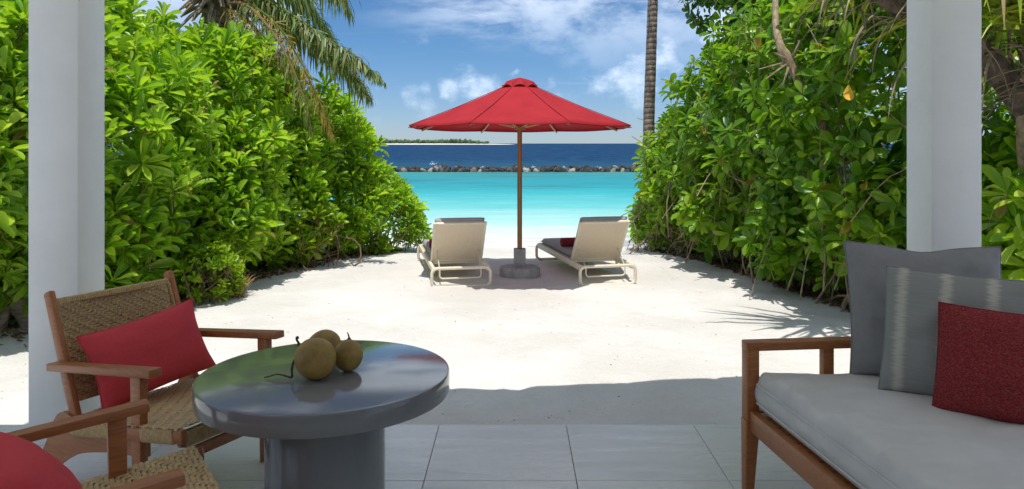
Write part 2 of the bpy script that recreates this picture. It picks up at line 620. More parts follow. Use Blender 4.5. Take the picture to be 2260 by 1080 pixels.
def sea_mat():
    m, t, b, o = material('sea_water')
    pos = t.n('ShaderNodeNewGeometry').outputs['Position']
    s = t.n('ShaderNodeSeparateXYZ')
    t.put(s.inputs[0], pos)
    y = s.outputs[1]
    wob = t.noise(t.mapping(pos, scale=(.16, .40, 1)), 1.0, 6, .62)
    yy = t.math('ADD', y, t.math('MULTIPLY', t.math('SUBTRACT', wob, .5), t.math('MULTIPLY', t.math('SUBTRACT', y, 10), 0.40)))
    lag = t.ramp(t.math('DIVIDE', yy, 60.0), [(0.25, (0.64, 0.65, 0.59)), (0.28, (0.53, 0.64, 0.58)), (0.325, (0.31, 0.56, 0.53)), (0.40, (0.12, 0.44, 0.44)), (0.50, (0.042, 0.34, 0.37)), (0.60, (0.028, 0.27, 0.31)),
                                              (0.72, (0.03, 0.24, 0.28)), (0.84, (0.055, 0.23, 0.23)), (0.98, (0.03, 0.18, 0.20))])
    patch = t.noise(t.mapping(pos, scale=(.07, .22, 1), loc=(5, 3, 0)), 1.2, 6, .65)
    pm = t.math('MULTIPLY', t.maprange(patch, .50, .64, 0, .75), t.maprange(y, 25, 38))
    lag = t.mix(pm, lag, (0.04, 0.17, 0.19))
    rip = t.noise(t.mapping(pos, scale=(.45, 2.2, 1)), 1.0, 5, .6)
    lag = t.mix(t.maprange(rip, .48, .70, 0, .45), lag, t.mix(1.0, lag, (1.5, 1.3, 1.25), 'MULTIPLY'))
    lap = t.noise(t.mapping(pos, scale=(.5, 3.2, 1), loc=(1, 2, 0)), 1.1, 6, .65, .8)
    lag = t.mix(t.math('MULTIPLY', t.maprange(lap, .58, .66, 0, .7), t.maprange(y, 20.0, 16.0)), lag, (0.76, 0.78, 0.76))
    # the ocean beyond the breakwater; wave streaks keep their look with distance
    ld = t.math('LOGARITHM', t.math('MAXIMUM', y, 1.0), 1.35)
    cv = t.n('ShaderNodeCombineXYZ')
    t.put(cv.inputs[0], t.math('MULTIPLY', t.math('DIVIDE', s.outputs[0], t.math('MAXIMUM', y, 1.0)), 22.0))
    t.put(cv.inputs[1], t.math('MULTIPLY', ld, 2.2))
    wv = t.noise(t.mapping(cv.outputs[0], scale=(2.0, 8.0, 1)), 1.0, 5, .65, .3)
    deep = t.ramp(wv, [(0.3, (0.004, 0.022, 0.064)), (0.5, (0.008, 0.042, 0.106)), (0.72, (0.022, 0.085, 0.17))])
    deep = t.mix(t.maprange(y, 60, 100, .35, 0), deep, (0.02, 0.12, 0.18))
    wc = t.noise(t.mapping(cv.outputs[0], scale=(4.5, 13.0, 1), loc=(2, 7, 0)), 1.0, 3, .55)
    deep = t.mix(t.maprange(wc, .735, .78, 0, .6), deep, (0.7, 0.75, 0.78))
    col = t.mix(t.maprange(y, 52, 55), lag, deep)
    hh = t.math('ADD', t.noise(t.mapping(pos, scale=(.5, 1.3, 1)), 1.6, 6, .6), t.math('MULTIPLY', t.noise(pos, 7, 3), .25))
    nb = t.bump(hh, 0.7, 0.10)
    df = t.n('ShaderNodeBsdfDiffuse')
    t.put(df.inputs[0], col)
    t.put(df.inputs['Normal'], nb)
    gl = t.n('ShaderNodeBsdfGlossy')
    gl.inputs['Roughness'].default_value = 0.2
    t.put(gl.inputs['Normal'], nb)
    b = t.n('ShaderNodeMixShader')
    b.inputs[0].default_value = 0.05
    t.put(b.inputs[1], df)
    t.put(b.inputs[2], gl)
    # thin water over the sand at the very edge
    tr = t.n('ShaderNodeBsdfTransparent')
    ms = t.n('ShaderNodeMixShader')
    t.put(ms.inputs[0], t.maprange(yy, 15.0, 16.2, 0.55, 1.0))
    t.put(ms.inputs[1], tr.outputs[0])
    t.put(ms.inputs[2], b.outputs[0])
    t.put(o.inputs[0], ms)
    return m


def palm_bark():
    m, t, b, o = material('palm_bark')
    co = t.n('ShaderNodeTexCoord').outputs['Object']
    s = t.n('ShaderNodeSeparateXYZ')
    t.put(s.inputs[0], co)
    z = t.math('ADD', s.outputs[2], t.math('MULTIPLY', t.noise(co, 6, 4), .07))
    ring = t.math('ABSOLUTE', t.math('SUBTRACT', t.math('FRACT', t.math('DIVIDE', z, 0.085)), .5))
    n2 = t.noise(t.mapping(co, scale=(8, 8, 2)), 3, 5, .65)
    col = t.mix(t.maprange(n2, .3, .7), (0.19, 0.14, 0.11), (0.38, 0.31, 0.26))
    col = t.mix(t.maprange(ring, .30, .46, 0, .75), col, (0.055, 0.04, 0.032))
    t.put(b.inputs['Base Color'], col)
    b.inputs['Roughness'].default_value = .9
    t.put(b.inputs['Normal'], t.bump(t.math('SUBTRACT', n2, ring), .7, .02))
    return m


def rock_mat():
    m, t, b, o = material('rock')
    oi = t.n('ShaderNodeObjectInfo')
    co = t.n('ShaderNodeTexCoord').outputs['Object']
    base = t.ramp(oi.outputs['Random'], [(0, (0.035, 0.033, 0.03)), (.5, (0.05, 0.049, 0.046)), (.78, (0.10, 0.096, 0.085)), (.9, (0.28, 0.26, 0.22)), (1, (0.45, 0.42, 0.34))])
    n = t.noise(co, 4, 5, .65)
    t.put(b.inputs['Base Color'], t.mix(t.maprange(n, .35, .65), t.mix(1, base, (.55, .55, .55), 'MULTIPLY'), t.mix(1, base, (1.35, 1.3, 1.2), 'MULTIPLY')))
    b.inputs['Roughness'].default_value = .85
    t.put(b.inputs['Normal'], t.bump(n, .8, .05))
    return m


M['sand'], M['tile'], M['lacquer'], M['sea'], M['palm_bark'], M['rock'] = sand_mat(), tile_mat(), lacquer(), sea_mat(), palm_bark(), rock_mat()
M['island_tree'] = leaf_mat('island_tree', (0.035, 0.07, 0.03), (0.06, 0.11, 0.04), (0.10, 0.16, 0.06), dry_amt=2, trans=0.0, rough=0.8)
M['island_sand'] = simple('island_sand', (0.6, 0.57, 0.5), 0.95, 0.05, 0.01)
M['foam'] = simple('foam', (0.78, 0.80, 0.80), 0.9, 0.05, 3)

# ------------------------------------------------------------------ the setting: sand, sea, island
def sand_z(x, y):
    z = -0.15 + 0.0 * x
    if y > 10.4:
        z -= (y - 10.4) * 0.0665
    if y > 16:
        z -= (y - 16) * 0.03
    return z


# old footprints, kept in half-metre cells
PRINTS = {}
for _ in range(260):
    _y = 4.6 + 8.0 * rng.random()
    _p = ((rng.random() - .5) * (7.5 if _y < 8 else 5.0), _y, rng.random() * 3.14 if rng.random() < .5 else 1.3 + .5 * rng.normal(), .35 + .65 * rng.random())
    for _i in (-1, 0, 1):
        for _j in (-1, 0, 1):
            PRINTS.setdefault((int(_p[0] // .5) + _i, int(_p[1] // .5) + _j), []).append(_p)


def ground_noise(x, y):
    amp = 0.021 if y < 13 else 0.008
    n = mnoise.noise((x * 2.3, y * 2.3, 3.1)) * 0.55 + mnoise.noise((x * 5.7, y * 5.7, 9.2)) * 0.45
    n += abs(mnoise.noise((x * 11.0, y * 11.0, 1.7))) * -0.25
    for (fx, fy, fa, fl) in PRINTS.get((int(x // .5), int(y // .5)), ()):
        u = (x - fx) * math.cos(fa) + (y - fy) * math.sin(fa)
        v = -(x - fx) * math.sin(fa) + (y - fy) * math.cos(fa)
        q = (u / .13) ** 2 + (v / .06) ** 2
        n += (-1.1 * math.exp(-q * 1.6) + .45 * math.exp(-(q - 1.6) ** 2 * 1.5)) * fl
    edge = min(1.0, max(0.0, (y - 3.95) / 0.4))
    big = mnoise.noise((x * 0.6, y * 0.6, 5.0)) * 0.02
    # ground rises a little under the hedges
    hl = max(0.0, -x - (4.6 - 0.22 * max(0, y - 6))) * 0.10 if y < 13 else 0
    hr = max(0.0, x - (3.9 - 0.24 * max(0, y - 7))) * 0.12 if y < 13 else 0
    return (n * amp + big) * edge + min(0.25, hl) + min(0.25, hr)


xs = np.concatenate([[-200, -60, -25, -12, -9], np.arange(-7.5, 7.51, 0.055), [9, 12, 25, 60, 200]])
ys = np.concatenate([[-60, -20, 0, 2.5], np.arange(3.4, 13.0, 0.055), np.arange(13.0, 18.5, 0.25), [20, 23, 27, 32, 40, 60]])
SV = np.empty((len(ys), len(xs), 3))
for j, y in enumerate(ys):
    for i, x in enumerate(xs):
        z = sand_z(x, y)
        if 3.9 < y < 17 and abs(x) < 13:
            z += ground_noise(x, y)
        if y < 3.7:
            z = -0.19
        SV[j, i] = (x, y, z)
idx = np.arange(len(xs) * len(ys)).reshape(len(ys), len(xs))
SF = np.stack([idx[:-1, :-1], idx[:-1, 1:], idx[1:, 1:], idx[1:, :-1]], -1).reshape(-1, 4)
link('sand', mesh_np('sand', SV.reshape(-1, 3), SF, M['sand'], True), kind='structure')


def gz(x, y):
    return sand_z(x, y) + (ground_noise(x, y) if 3.9 < y < 17 and abs(x) < 13 else 0)


SEA = -0.5
sx = [-30000, -3000, -300, -60, -20, -8, 8, 20, 60, 300, 3000, 30000]
sy = [14.6, 18, 24, 32, 45, 60, 90, 150, 400, 1500, 8000, 40000]
vs = [(x, y, SEA) for y in sy for x in sx]
n = len(sx)
fs = [(j * n + i, j * n + i + 1, (j + 1) * n + i + 1, (j + 1) * n + i) for j in range(len(sy) - 1) for i in range(n - 1)]
link('sea', new_mesh('sea', vs, fs, M['sea']), kind='structure')

# island on the horizon: a low sand bank with a wood on it
b = MB()
prof = []
for i in range(61):
    t = i / 60
    x = -640 + t * 640
    h = 2.6 * min(1, (1 - t) * 5, t * 8) ** 0.6
    prof.append((x, h))
vs, fs = [], []
for (x, h) in prof:
    for (yy, zz) in ((1230, -1.2), (1250, h * .62 - .2), (1290, h), (1380, h), (1420, -1.2)):
        vs.append((x, yy, zz - .5))
for i in range(60):
    for k in range(4):
        a = i * 5 + k
        fs.append((a, a + 5, a + 6, a + 1))
link('island', new_mesh('island', vs, fs, M['island_sand'], True), kind='structure')
bv, bf = [], []
ico = bmesh.new()
bmesh.ops.create_icosphere(ico, subdivisions=1, radius=1)
ICO_V = np.array([v.co[:] for v in ico.verts])
ICO_F = np.array([[v.index for v in f.verts] for f in ico.faces])
ico.free()
ico = bmesh.new()
bmesh.ops.create_icosphere(ico, subdivisions=2, radius=1)
ICO2_V = np.array([v.co[:] for v in ico.verts])
ICO2_F = np.array([[v.index for v in f.verts] for f in ico.faces])
ico.free()
tv, tf, k = [], [], 0
for i in range(1500):
    x = -630 + 585 * rng.random() ** 0.9
    fall = min(1, (-28 - x) / 70 + .25, (x + 640) / 40 + .2)
    if fall <= .05:
        continue
    hh = (4.2 + 3.0 * rng.random() + (2.5 if rng.random() < .12 else 0)) * max(.3, fall)
    yy = 1265 + rng.random() * 60
    r = 1.6 + 2.0 * rng.random()
    V = ICO_V * np.array([r, r, hh * .42]) * (1 + .35 * (rng.random((len(ICO_V), 1)) - .5)) + np.array([x, yy, 1.2 + hh * .5])
    tv.append(V)
    tf.append(ICO_F + k)
    k += len(V)
link('island_forest', mesh_np('island_forest', np.concatenate(tv), np.concatenate(tf), M['island_tree']), kind='stuff')

# ------------------------------------------------------------------ breakwater of boulders
bw = thing('breakwater', 'low breakwater of dark and pale boulders between turquoise lagoon and deep blue sea', 'breakwater', (0, 52.5, SEA))
rock_meshes = []
for i in range(7):
    V = []
    s = rng.random(3) * 50
    for v in ICO2_V:
        n1 = mnoise.noise(Vector(v) * 1.1 + Vector(s)) * .55 + mnoise.noise(Vector(v) * 2.6 + Vector(s)) * .22
        V.append(np.sign(v) * np.abs(v) ** .8 * (1 + n1))
    me = mesh_np('rock', np.array(V), ICO2_F, M['rock'])
    rock_meshes.append(me)
for i in range(292):
    row = i % 3
    x = -15.5 + 31.0 * (i / 292) + rng.normal() * .1
    s = 0.13 + 0.11 * rng.random() ** 1.5
    hump = .75 + .35 * mnoise.noise((x * .5, 0, 4))
    o = link('rock', rock_meshes[rng.integers(7)], bw)
    z = (0.05, 0.13, 0.24)[row] * hump + rng.normal() * .03
    o.location = (x, (-.35, .0, .4)[row] + rng.normal() * .12, z)
    o.scale = (s * 1.25, s, s * .8)
    o.rotation_euler = tuple(rng.random(3) * 6.28)
# spray where a wave breaks on the boulders, and whitecaps
fv, ff, k = [], [], 0
for (cx, n_, w, h) in ((-5.8, 40, .22, .20),):
    for i in range(n_):
        s = .010 + .018 * rng.random()
        V = ICO_V * s * np.array([1.3, 1, 1]) + np.array([cx + rng.normal() * w * .5, 54 + rng.random() * .5, SEA + .42 + abs(rng.normal()) * h * .55])
        fv.append(V)
        ff.append(ICO_F + k)
        k += len(V)
link('sea_spray', mesh_np('sea_spray', np.concatenate(fv), np.concatenate(ff), M['foam']), kind='stuff')

# ------------------------------------------------------------------ terrace: slab, tiles, columns, ceiling, villa wall
EDGE = 3.93
fl = link('terrace_floor', MB().box((-5.6, -3.0, -0.45), (5.6, EDGE - .004, -0.012)).mesh('terrace_floor', M['grout']), kind='structure')
TS = 0.655
tile_mesh = MB().box((0, 0, -0.012), (TS - .0035, TS - .0035, 0.0), None, 0.0012).mesh('tile', M['tile'])
x0 = 0.267 - 8 * TS
for i in range(16):
    for j in range(10):
        xa, ya = x0 + i * TS, EDGE - (j + 1) * TS
        o = link('tile', tile_mesh, fl)
        o.location = (xa, ya, 0.0005 * rng.normal() * .4)

COLW = 0.239
for (xa, lab) in ((-2.333, 'square white terrace column behind the woven armchair, hedge on both sides'), (2.001, 'square white terrace column behind the grey sofa cushions')):
    c = link('column', MB().box((-COLW / 2, -COLW / 2, 0), (COLW / 2, COLW / 2, 2.745), None, 0.004).mesh('column', M['paint'], True))
    c.location = (xa + COLW / 2, 3.65 + COLW / 2, 0)
    tag(c, lab, 'column', 'white columns at the terrace edge')

# roof over the terrace: its eave throws the shade over the tiles and the first strip of sand
eave = [(-2.9, 3.86), (-2.86, 4.12), (-2.5, 4.22), (-1.6, 4.20), (-.3, 4.21), (.6, 4.32), (1.4, 4.44), (2.2, 4.52), (3.6, 4.5)]
ep = []
for i in range(len(eave) - 1):
    for q in range(8):
        t = q / 8
        ep.append((eave[i][0] * (1 - t) + eave[i + 1][0] * t, eave[i][1] * (1 - t) + eave[i + 1][1] * t + .004 * mnoise.noise((i * 8 + q, .3, .2))))
ep.append(eave[-1])
vs, fs = [], []
for (x, y) in ep:
    vs += [(x, y, 2.75), (x, y, 2.86), (x, -3.0, 4.6), (x, -3.0, 2.75)]
for i in range(len(ep) - 1):
    a, c = i * 4, i * 4 + 4
    fs += [(a, c, c + 1, a + 1), (a + 1, c + 1, c + 2, a + 2), (a + 2, c + 2, c + 3, a + 3), (a + 3, c + 3, c, a)]
e = (len(ep) - 1) * 4
fs += [(0, 1, 2, 3), (e + 3, e + 2, e + 1, e)]
roof = link('roof', new_mesh('roof', vs, fs, M['ceiling']), kind='structure')

vw = thing('villa_wall', 'unseen villa wall, its opening curtained to bounce light, at the back of the terrace', 'wall', (0, -2.8, 0))
m = MB()
m.box((-5.6, -.1, 0), (-3.0, .1, 2.74)).box((3.0, -.1, 0), (5.6, .1, 2.74)).box((-3.0, -.1, 2.35), (3.0, .1, 2.74))
m.build('wall', M['plaster'], vw, False)
m = MB()
for i in range(61):
    x = -2.95 + 5.9 * i / 60
    m.v += [Vector((x, .02 + .05 * math.sin(i * 1.9), .01)), Vector((x, .02 + .05 * math.sin(i * 1.9), 2.36))]
m.f = [(2 * i, 2 * i + 2, 2 * i + 3, 2 * i + 1) for i in range(60)]
m.build('bounce_curtain', M['plaster'], vw, True)  # drape added out of view in place of dark glass, to bounce light

# ------------------------------------------------------------------ parasol
um = thing('parasol', 'red octagonal beach parasol on a wooden pole between the two loungers', 'parasol', (0.06, 9.17, sand_z(0, 9.17)))
U0 = um.location.z
rim_z, top_z, rim_r, top_r = 1.645 - U0, 2.14 - U0, 1.366, 0.17
MB().tube([(0, 0, .28), (0, 0, top_z + .06)], 0.029, 16).build('pole', M['wood_pole'], um)
hub = MB().lathe([(.03, rim_z - .03), (.062, rim_z - .03), (.066, rim_z + .0), (.05, rim_z + .03), (.04, rim_z + .06)], 20)
hub.build('hub', M['wood_pole'], um)
for k in range(8):
    a0, a1 = R(-112.5 + 45 * k), R(-67.5 + 45 * k)
    vs, fs = [], []
    NU, NV = 9, 7
    for i in range(NU):
        t = i / (NU - 1)
        r = top_r + (rim_r - top_r) * t
        z = top_z + (rim_z - top_z) * t - .03 * math.sin(math.pi * t) * .6
        for j in range(NV):
            s = j / (NV - 1)
            p = Vector((math.cos(a0), math.sin(a0), 0)) * (1 - s) * r + Vector((math.cos(a1), math.sin(a1), 0)) * s * r
            sag = .035 * t * math.sin(math.pi * s)
            inn = 1 - .006 * t * math.sin(math.pi * s)
            vs.append((p.x * inn, p.y * inn, z - sag * .35 - .022 * p.y / 1.26 + .003 * mnoise.noise((p.x * 5, p.y * 5, k))))
    for i in range(NU - 1):
        for j in range(NV - 1):
            a = i * NV + j
            fs.append((a, a + NV, a + NV + 1, a + 1))
    # hem turned down along the rim
    base = len(vs)
    for j in range(NV):
        p = Vector(vs[(NU - 1) * NV + j])
        vs.append((p.x * .997, p.y * .997, p.z - .010))
    for j in range(NV - 1):
        a = (NU - 1) * NV + j
        fs.append((a, base + j, base + j + 1, a + 1))
    link('canopy_panel', new_mesh('canopy_panel', vs, fs, M['canvas'], True), um)
    am = a0
    d = Vector((math.cos(am), math.sin(am), 0))
    rb = MB().beam(d * .05 + Vector((0, 0, top_z - .01)), d * (rim_r * .985) + Vector((0, 0, rim_z - .022 - .024 * d.y)), .018, .026, bev=.002).build('rib', M['rib_wood'], um)
    mid = d * (rim_r * .60) + Vector((0, 0, rim_z + .16))
    MB().beam(d * .055 + Vector((0, 0, rim_z + .0)), mid, .015, .022, bev=.002).build('strut', M['rib_wood'], rb)
    MB().tube([d * (top_r + .02) + Vector((0, 0, top_z - .004)), d * ((top_r + rim_r) / 2) + Vector((0, 0, (top_z + rim_z) / 2 - .012 - .012 * d.y)), d * rim_r + Vector((0, 0, rim_z + .002 - .024 * d.y))], .0045, 6).build('seam', M['canvas'], um)
    pr = d * (rim_r * 1.0) + Vector((0, 0, rim_z - .012))
    MB().beam(pr - d * .05, pr + d * .004, .03, .010, bev=.002).build('corner_pocket', M['canvas'], rb)
# vent cap, eight flaps with gaps under it
vs, fs = [(0, 0, top_z + .105)], []
for k in range(32):
    a = R(-112.5 + 360 * k / 32)
    lob = abs(math.sin(math.pi * (k % 4) / 4))
    for (rr, zz) in ((.08, top_z + .085 - .012 * lob), (.165, top_z + .042 - .018 * lob + (.012 if k % 4 == 0 else 0)), (.218, top_z - .006 - .022 * (1 - lob) + (.02 * lob))):
        kk = rr * (1 + .05 * (k % 4 == 0))
        vs.append((kk * math.cos(a), kk * math.sin(a), zz))
for k in range(32):
    a, c = 1 + 3 * k, 1 + 3 * ((k + 1) % 32)
    fs += [(0, a, c), (a, a + 1, c + 1, c), (a + 1, a + 2, c + 2, c + 1)]
link('vent_cap', new_mesh('vent_cap', vs, fs, M['canvas'], False), um)

pb = thing('concrete_weight', 'round grey concrete weight with square socket holding the red parasol', 'parasol weight', (0.06, 9.17, sand_z(0, 9.17)))
m = MB().lathe([(.235, -.06), (.245, .0), (.243, .095), (.225, .118), (.05, .126)], 40)
for i, p in enumerate(m.v):
    m.v[i] = p * (1 + .02 * mnoise.noise(p * 9))
m.build('slab', M['concrete'], pb)
MB().box((-.072, -.072, .12), (.072, .072, .335), None, .01).build('socket', M['concrete'], pb)

# ------------------------------------------------------------------ sun loungers
def rounded_loop(w, z0, z1, r, n=5):
    pts = []
    for (cx, cz, a0) in ((w / 2 - r, z0 + r, -90), (w / 2 - r, z1 - r, 0), (-w / 2 + r, z1 - r, 90), (-w / 2 + r, z0 + r, 180)):
        for i in range(n + 1):
            a = R(a0 + 90 * i / n)
            pts.append((cx + r * math.cos(a), cz + r * math.sin(a)))
    return pts


def pad(w, l, t, nx=14, ny=20, bulge=.012, seed=0, edge=.4):
    """soft rectangular cushion lying in x,y, from y=0 to l, z=0 to t"""
    vs, fs = [], []
    def prof(u):
        e = abs(u)
        return 1.0 if e < 1 - edge * .3 else max(0.0, 1 - ((e - (1 - edge * .3)) / (edge * .3)) ** 2.2)
    for side in (1, -1):
        for j in range(ny + 1):
            v = -1 + 2 * j / ny
            v = math.copysign(abs(v) ** .8, v)
            for i in range(nx + 1):
                u = -1 + 2 * i / nx
                u = math.copysign(abs(u) ** .8, u)
                k = (prof(u) * prof(v)) ** .5
                z = t / 2 + side * t / 2 * k + (bulge * (1 - u * u) * (1 - v * v) if side > 0 else 0)
                z += side * .004 * mnoise.noise((u * 2.2 + seed, v * 3, side * 4)) * k
                vs.append((u * w / 2, l * (v + 1) / 2, z))
    n1 = (nx + 1) * (ny + 1)
    for s in (0, 1):
        for j in range(ny):
            for i in range(nx):
                a = s * n1 + j * (nx + 1) + i
                q = (a, a + 1, a + nx + 2, a + nx + 1)
                fs.append(q if s == 0 else q[::-1])
    return vs, fs


def merge_close(me, d=1e-4):
    bm = bmesh.new()
    bm.from_mesh(me)
    bmesh.ops.remove_doubles(bm, verts=bm.verts, dist=d)
    bm.to_mesh(me)
    bm.free()
    return me


LW, LL, RZ = 0.66, 2.0, 0.235          # width, length, rail height


def make_lounger():
    root = thing('sun_lounger', '', 'sun lounger', group='sun loungers under the red parasol')
    for s in (-1, 1):
        xr = s * (LW / 2 - .02)
        MB().beam((xr, 0.02, RZ - .028), (xr, LL - .02, RZ - .028), .035, .062, bev=.008).build('side_rail', M['lounger_frame'], root)
    for yy in (0.0, LL):
        pts = [(x, yy, z) for x, z in rounded_loop(LW, 0.012, RZ - .012, .06)]
        k = MB()
        k.tube(pts + [pts[0]], .0185, 10, caps=False)
        k.build('leg_frame', M['lounger_frame'], root)
    m = MB()
    for s in (-1, 1):
        for yy in (.015, LL - .015):
            m.box((s * (LW / 2 - .055) - .02, yy - .02, 0.0), (s * (LW / 2 - .055) + .02, yy + .02, .008))
    m.build('foot_pad', M['stalk'], root, False)
    MB().beam((-LW / 2 + .04, .5, RZ - .02), (LW / 2 - .04, .5, RZ - .02), .03, .03).build('cross_bar', M['lounger_frame'], root)
    MB().box((-LW / 2 + .04, .52, RZ - .012), (LW / 2 - .04, LL - .03, RZ + .0)).build('deck', M['sling'], root)
    # backrest: hinged at y=.5, leaning towards the near end
    hy, hz, ang, bl = .50, RZ - .06, R(54), .66
    d = Vector((0, -math.cos(ang), math.sin(ang)))
    nrm = Vector((0, math.sin(ang), math.cos(ang)))
    Mx = Matrix((Vector((1, 0, 0)), d, nrm)).transposed().to_4x4()
    Mx.translation = Vector((0, hy, hz))
    br = MB().box((-LW / 2 + .035, .10, -.012), (LW / 2 - .035, bl, .012), Mx, .008).build('backrest', M['sling'], root)
    e = MB()
    for s in (-1, 1):
        e.box((s * (LW / 2 - .04) - .014, -.02, -.016), (s * (LW / 2 - .04) + .014, bl + .012, .016), Mx, .006)
    e.box((-LW / 2 + .054, bl - .012, -.015), (LW / 2 - .054, bl + .014, .015), Mx, .006)
    e.box((-LW / 2 + .054, .085, -.015), (LW / 2 - .054, .105, .015), Mx, .006)
    e.build('backrest_frame', M['lounger_frame'], br)
    vs, fs = pad(LW - .09, bl - .06, .075, seed=3)
    Mc = Mx @ Matrix.Translation((0, .09, .014))
    merge_close(link('back_cushion', new_mesh('back_cushion', [Mc @ Vector(v) for v in vs], fs, M['lounger_cushion'], True), root).data)
    vs, fs = pad(LW - .09, LL - .62, .075, seed=5)
    merge_close(link('seat_cushion', new_mesh('seat_cushion', [Vector(v) + Vector((0, .58, RZ + .002)) for v in vs], fs, M['lounger_cushion'], True), root).data)
    # adjusting struts and the U-shaped bar
    for s in (-1, 1):
        top = Mx @ Vector((s * .24, bl * .38, -.015))
        MB().tube([top, (s * .235, .09, RZ - .03)], .007, 6).build('strut', M['strut'], root)
    u = [(-.235, .085, RZ - .02)] + [(x, .085, z) for x, z in ((-.235, .125), (-.225, .105), (-.205, .095), (.205, .095), (.225, .105), (.235, .125))] + [(.235, .085, RZ - .02)]
    MB().tube(u, .010, 8).build('adjusting_bar', M['lounger_frame'], root)
    return root


def place(o, near_left, rz, label):
    o.rotation_euler = (0, 0, rz)
    c = Vector((near_left[0], near_left[1], 0)) + Matrix.Rotation(rz, 3, 'Z') @ Vector((LW / 2, 0, 0))
    o.location = (c.x, c.y, sand_z(c.x, c.y) - .012)
    o['label'] = label
    return o


lo1 = place(make_lounger(), (-.918, 8.43), R(11.5), 'beige framed sun lounger to the left of the parasol pole, backrest raised')
lo2 = copy_tree(lo1)
place(lo2, (.735, 8.56), R(12.5), 'beige framed sun lounger to the right of the parasol pole, backrest raised')


def towel(lou, y, label, x):
    me = bpy.data.meshes.get('towel')
    if me is None:
        m = MB()
        prof = []
        for i in range(40):
            a = i / 40 * 2 * math.pi
            prof.append((.058 * math.cos(a) * (1 + .05 * math.sin(3 * a)), .05 * math.sin(a)))
        k0 = 0
        xs_ = [-.25, -.247, -.1, 0.02, .12, .247, .25]
        rr = [.86, 1, 1.0, .99, 1.02, 1, .86]
        for xx, r_ in zip(xs_, rr):
            for (a_, b_) in prof:
                m.v.append(Vector((xx, a_ * r_, .05 + b_ * r_)))
        for i in range(len(xs_) - 1):
            for j in range(40):
                j2 = (j + 1) % 40
                m.f.append((i * 40 + j, i * 40 + j2, (i + 1) * 40 + j2, (i + 1) * 40 + j))
        m.f.append(tuple(range(39, -1, -1)))
        m.f.append(tuple(6 * 40 + j for j in range(40)))
        # the loose outer end of the roll
        m.box((-.245, .02, .093), (.245, .05, .104), None, .003)
        me = m.mesh('towel', M['towel'], True)
    o = link('towel', me)
    o.rotation_euler = (0, 0, lou.rotation_euler.z)
    o.location = lou.location + Matrix.Rotation(lou.rotation_euler.z, 3, 'Z') @ Vector((x, y, RZ + .086))
    tag(o, label, 'towel', 'rolled red towels on the loungers')


towel(lo1, .98, 'rolled dark red towel on the lounger left of the parasol', -.02)
towel(lo2, .98, 'rolled dark red towel on the lounger right of the parasol', -.02)

# ------------------------------------------------------------------ terrace table and coconuts
TC = Vector((-.705, 2.84, 0))
tb = thing('round_table', 'glossy grey round pedestal table with three coconuts on it', 'table', TC)
TH, TR = 0.60, 0.46
MB().lathe([(TR - .012, TH - .078), (TR - .002, TH - .076), (TR, TH - .070), (TR, TH - .008), (TR - .003, TH - .002), (TR - .010, TH)], 128).build('table_top', M['lacquer'], tb)
MB().lathe([(.222, 0), (.224, .004), (.218, .012), (.218, TH - .079)], 96).build('pedestal', M['lacquer'], tb)


def coconut(c, r, tilt, az, label, squash=1.06, stalk=False):
    o = thing('coconut', label, 'coconut', (c[0], c[1], TH), 0, 'coconuts on the round table')
    m = bmesh.new()
    bmesh.ops.create_uvsphere(m, u_segments=40, v_segments=24, radius=1)
    axis = Vector((math.sin(tilt) * math.cos(az), math.sin(tilt) * math.sin(az), math.cos(tilt)))
    q = axis.to_track_quat('Z', 'Y')
    vs = []
    for v in m.verts:
        p = v.co.copy()
        t = p.z
        a = math.atan2(p.y, p.x)
        k = 1 + .035 * math.cos(3 * a) * (1 - t * t) - .05 * max(0, t) ** 3
        p = Vector((p.x * k, p.y * k, p.z * squash)) * r * (1 + .02 * mnoise.noise(p * 2.2 + Vector((r * 90, 0, 0))))
        vs.append(q @ p)
    zmin = min(v.z for v in vs)
    vs = [v + Vector((0, 0, -zmin)) for v in vs]
    fs = [tuple(v.index for v in f.verts) for f in m.faces]
    m.free()
    link('husk', new_mesh('husk', vs, fs, M['coconut'], True), o)
    top = q @ Vector((0, 0, r * squash * .93)) + Vector((0, 0, -zmin))
    s = MB().lathe([(r * .17, -.006), (r * .20, .001), (r * .12, .006), (r * .05, .012)], 10)
    s.v = [q @ p + top for p in s.v]
    s.build('cap', M['stalk'], o)
    if stalk:
        side = Vector((-1, .1, 0))
        MB().tube(curve_pts([top, top + Vector((-.008, 0, .014)), top + Vector((-.013, -.003, .026)), top + Vector((-.008, -.003, .036))], 8), [.006, .005, .004, .004, .004, .004, .005, .007, .004], 7).build('stalk', M['stalk'], o)
        z = .012
        pts = curve_pts([(-.070, -.02, .075), (-.078, -.02, .04), (-.079, -.015, .012), (-.10, -.01, .014), (-.135, .0, .018), (-.165, .006, .009), (-.185, .0, .006)], 24)
        MB().tube(pts, [.0045 - .0025 * i / 24 + .0006 * math.sin(i * 2.1) for i in range(25)], 6).build('twig', M['stalk'], o)
    else:
        MB().tube(curve_pts([top, top + q @ Vector((.002, 0, .015)), top + q @ Vector((.008, 0, .03))], 5), [.004, .0035, .003, .003, .002, .0015], 6).build('stalk', M['stalk'], o)
    return o


coconut((-.720, 2.745), .073, R(52), R(172), 'largest brown coconut at the front with a curled twig', 1.03, True)
coconut((-.622, 2.845), .055, R(14), R(90), 'smallest brown coconut, right of the largest one')
coconut((-.738, 2.945), .064, R(80), R(60), 'brown coconut lying behind the other two', 1.08)

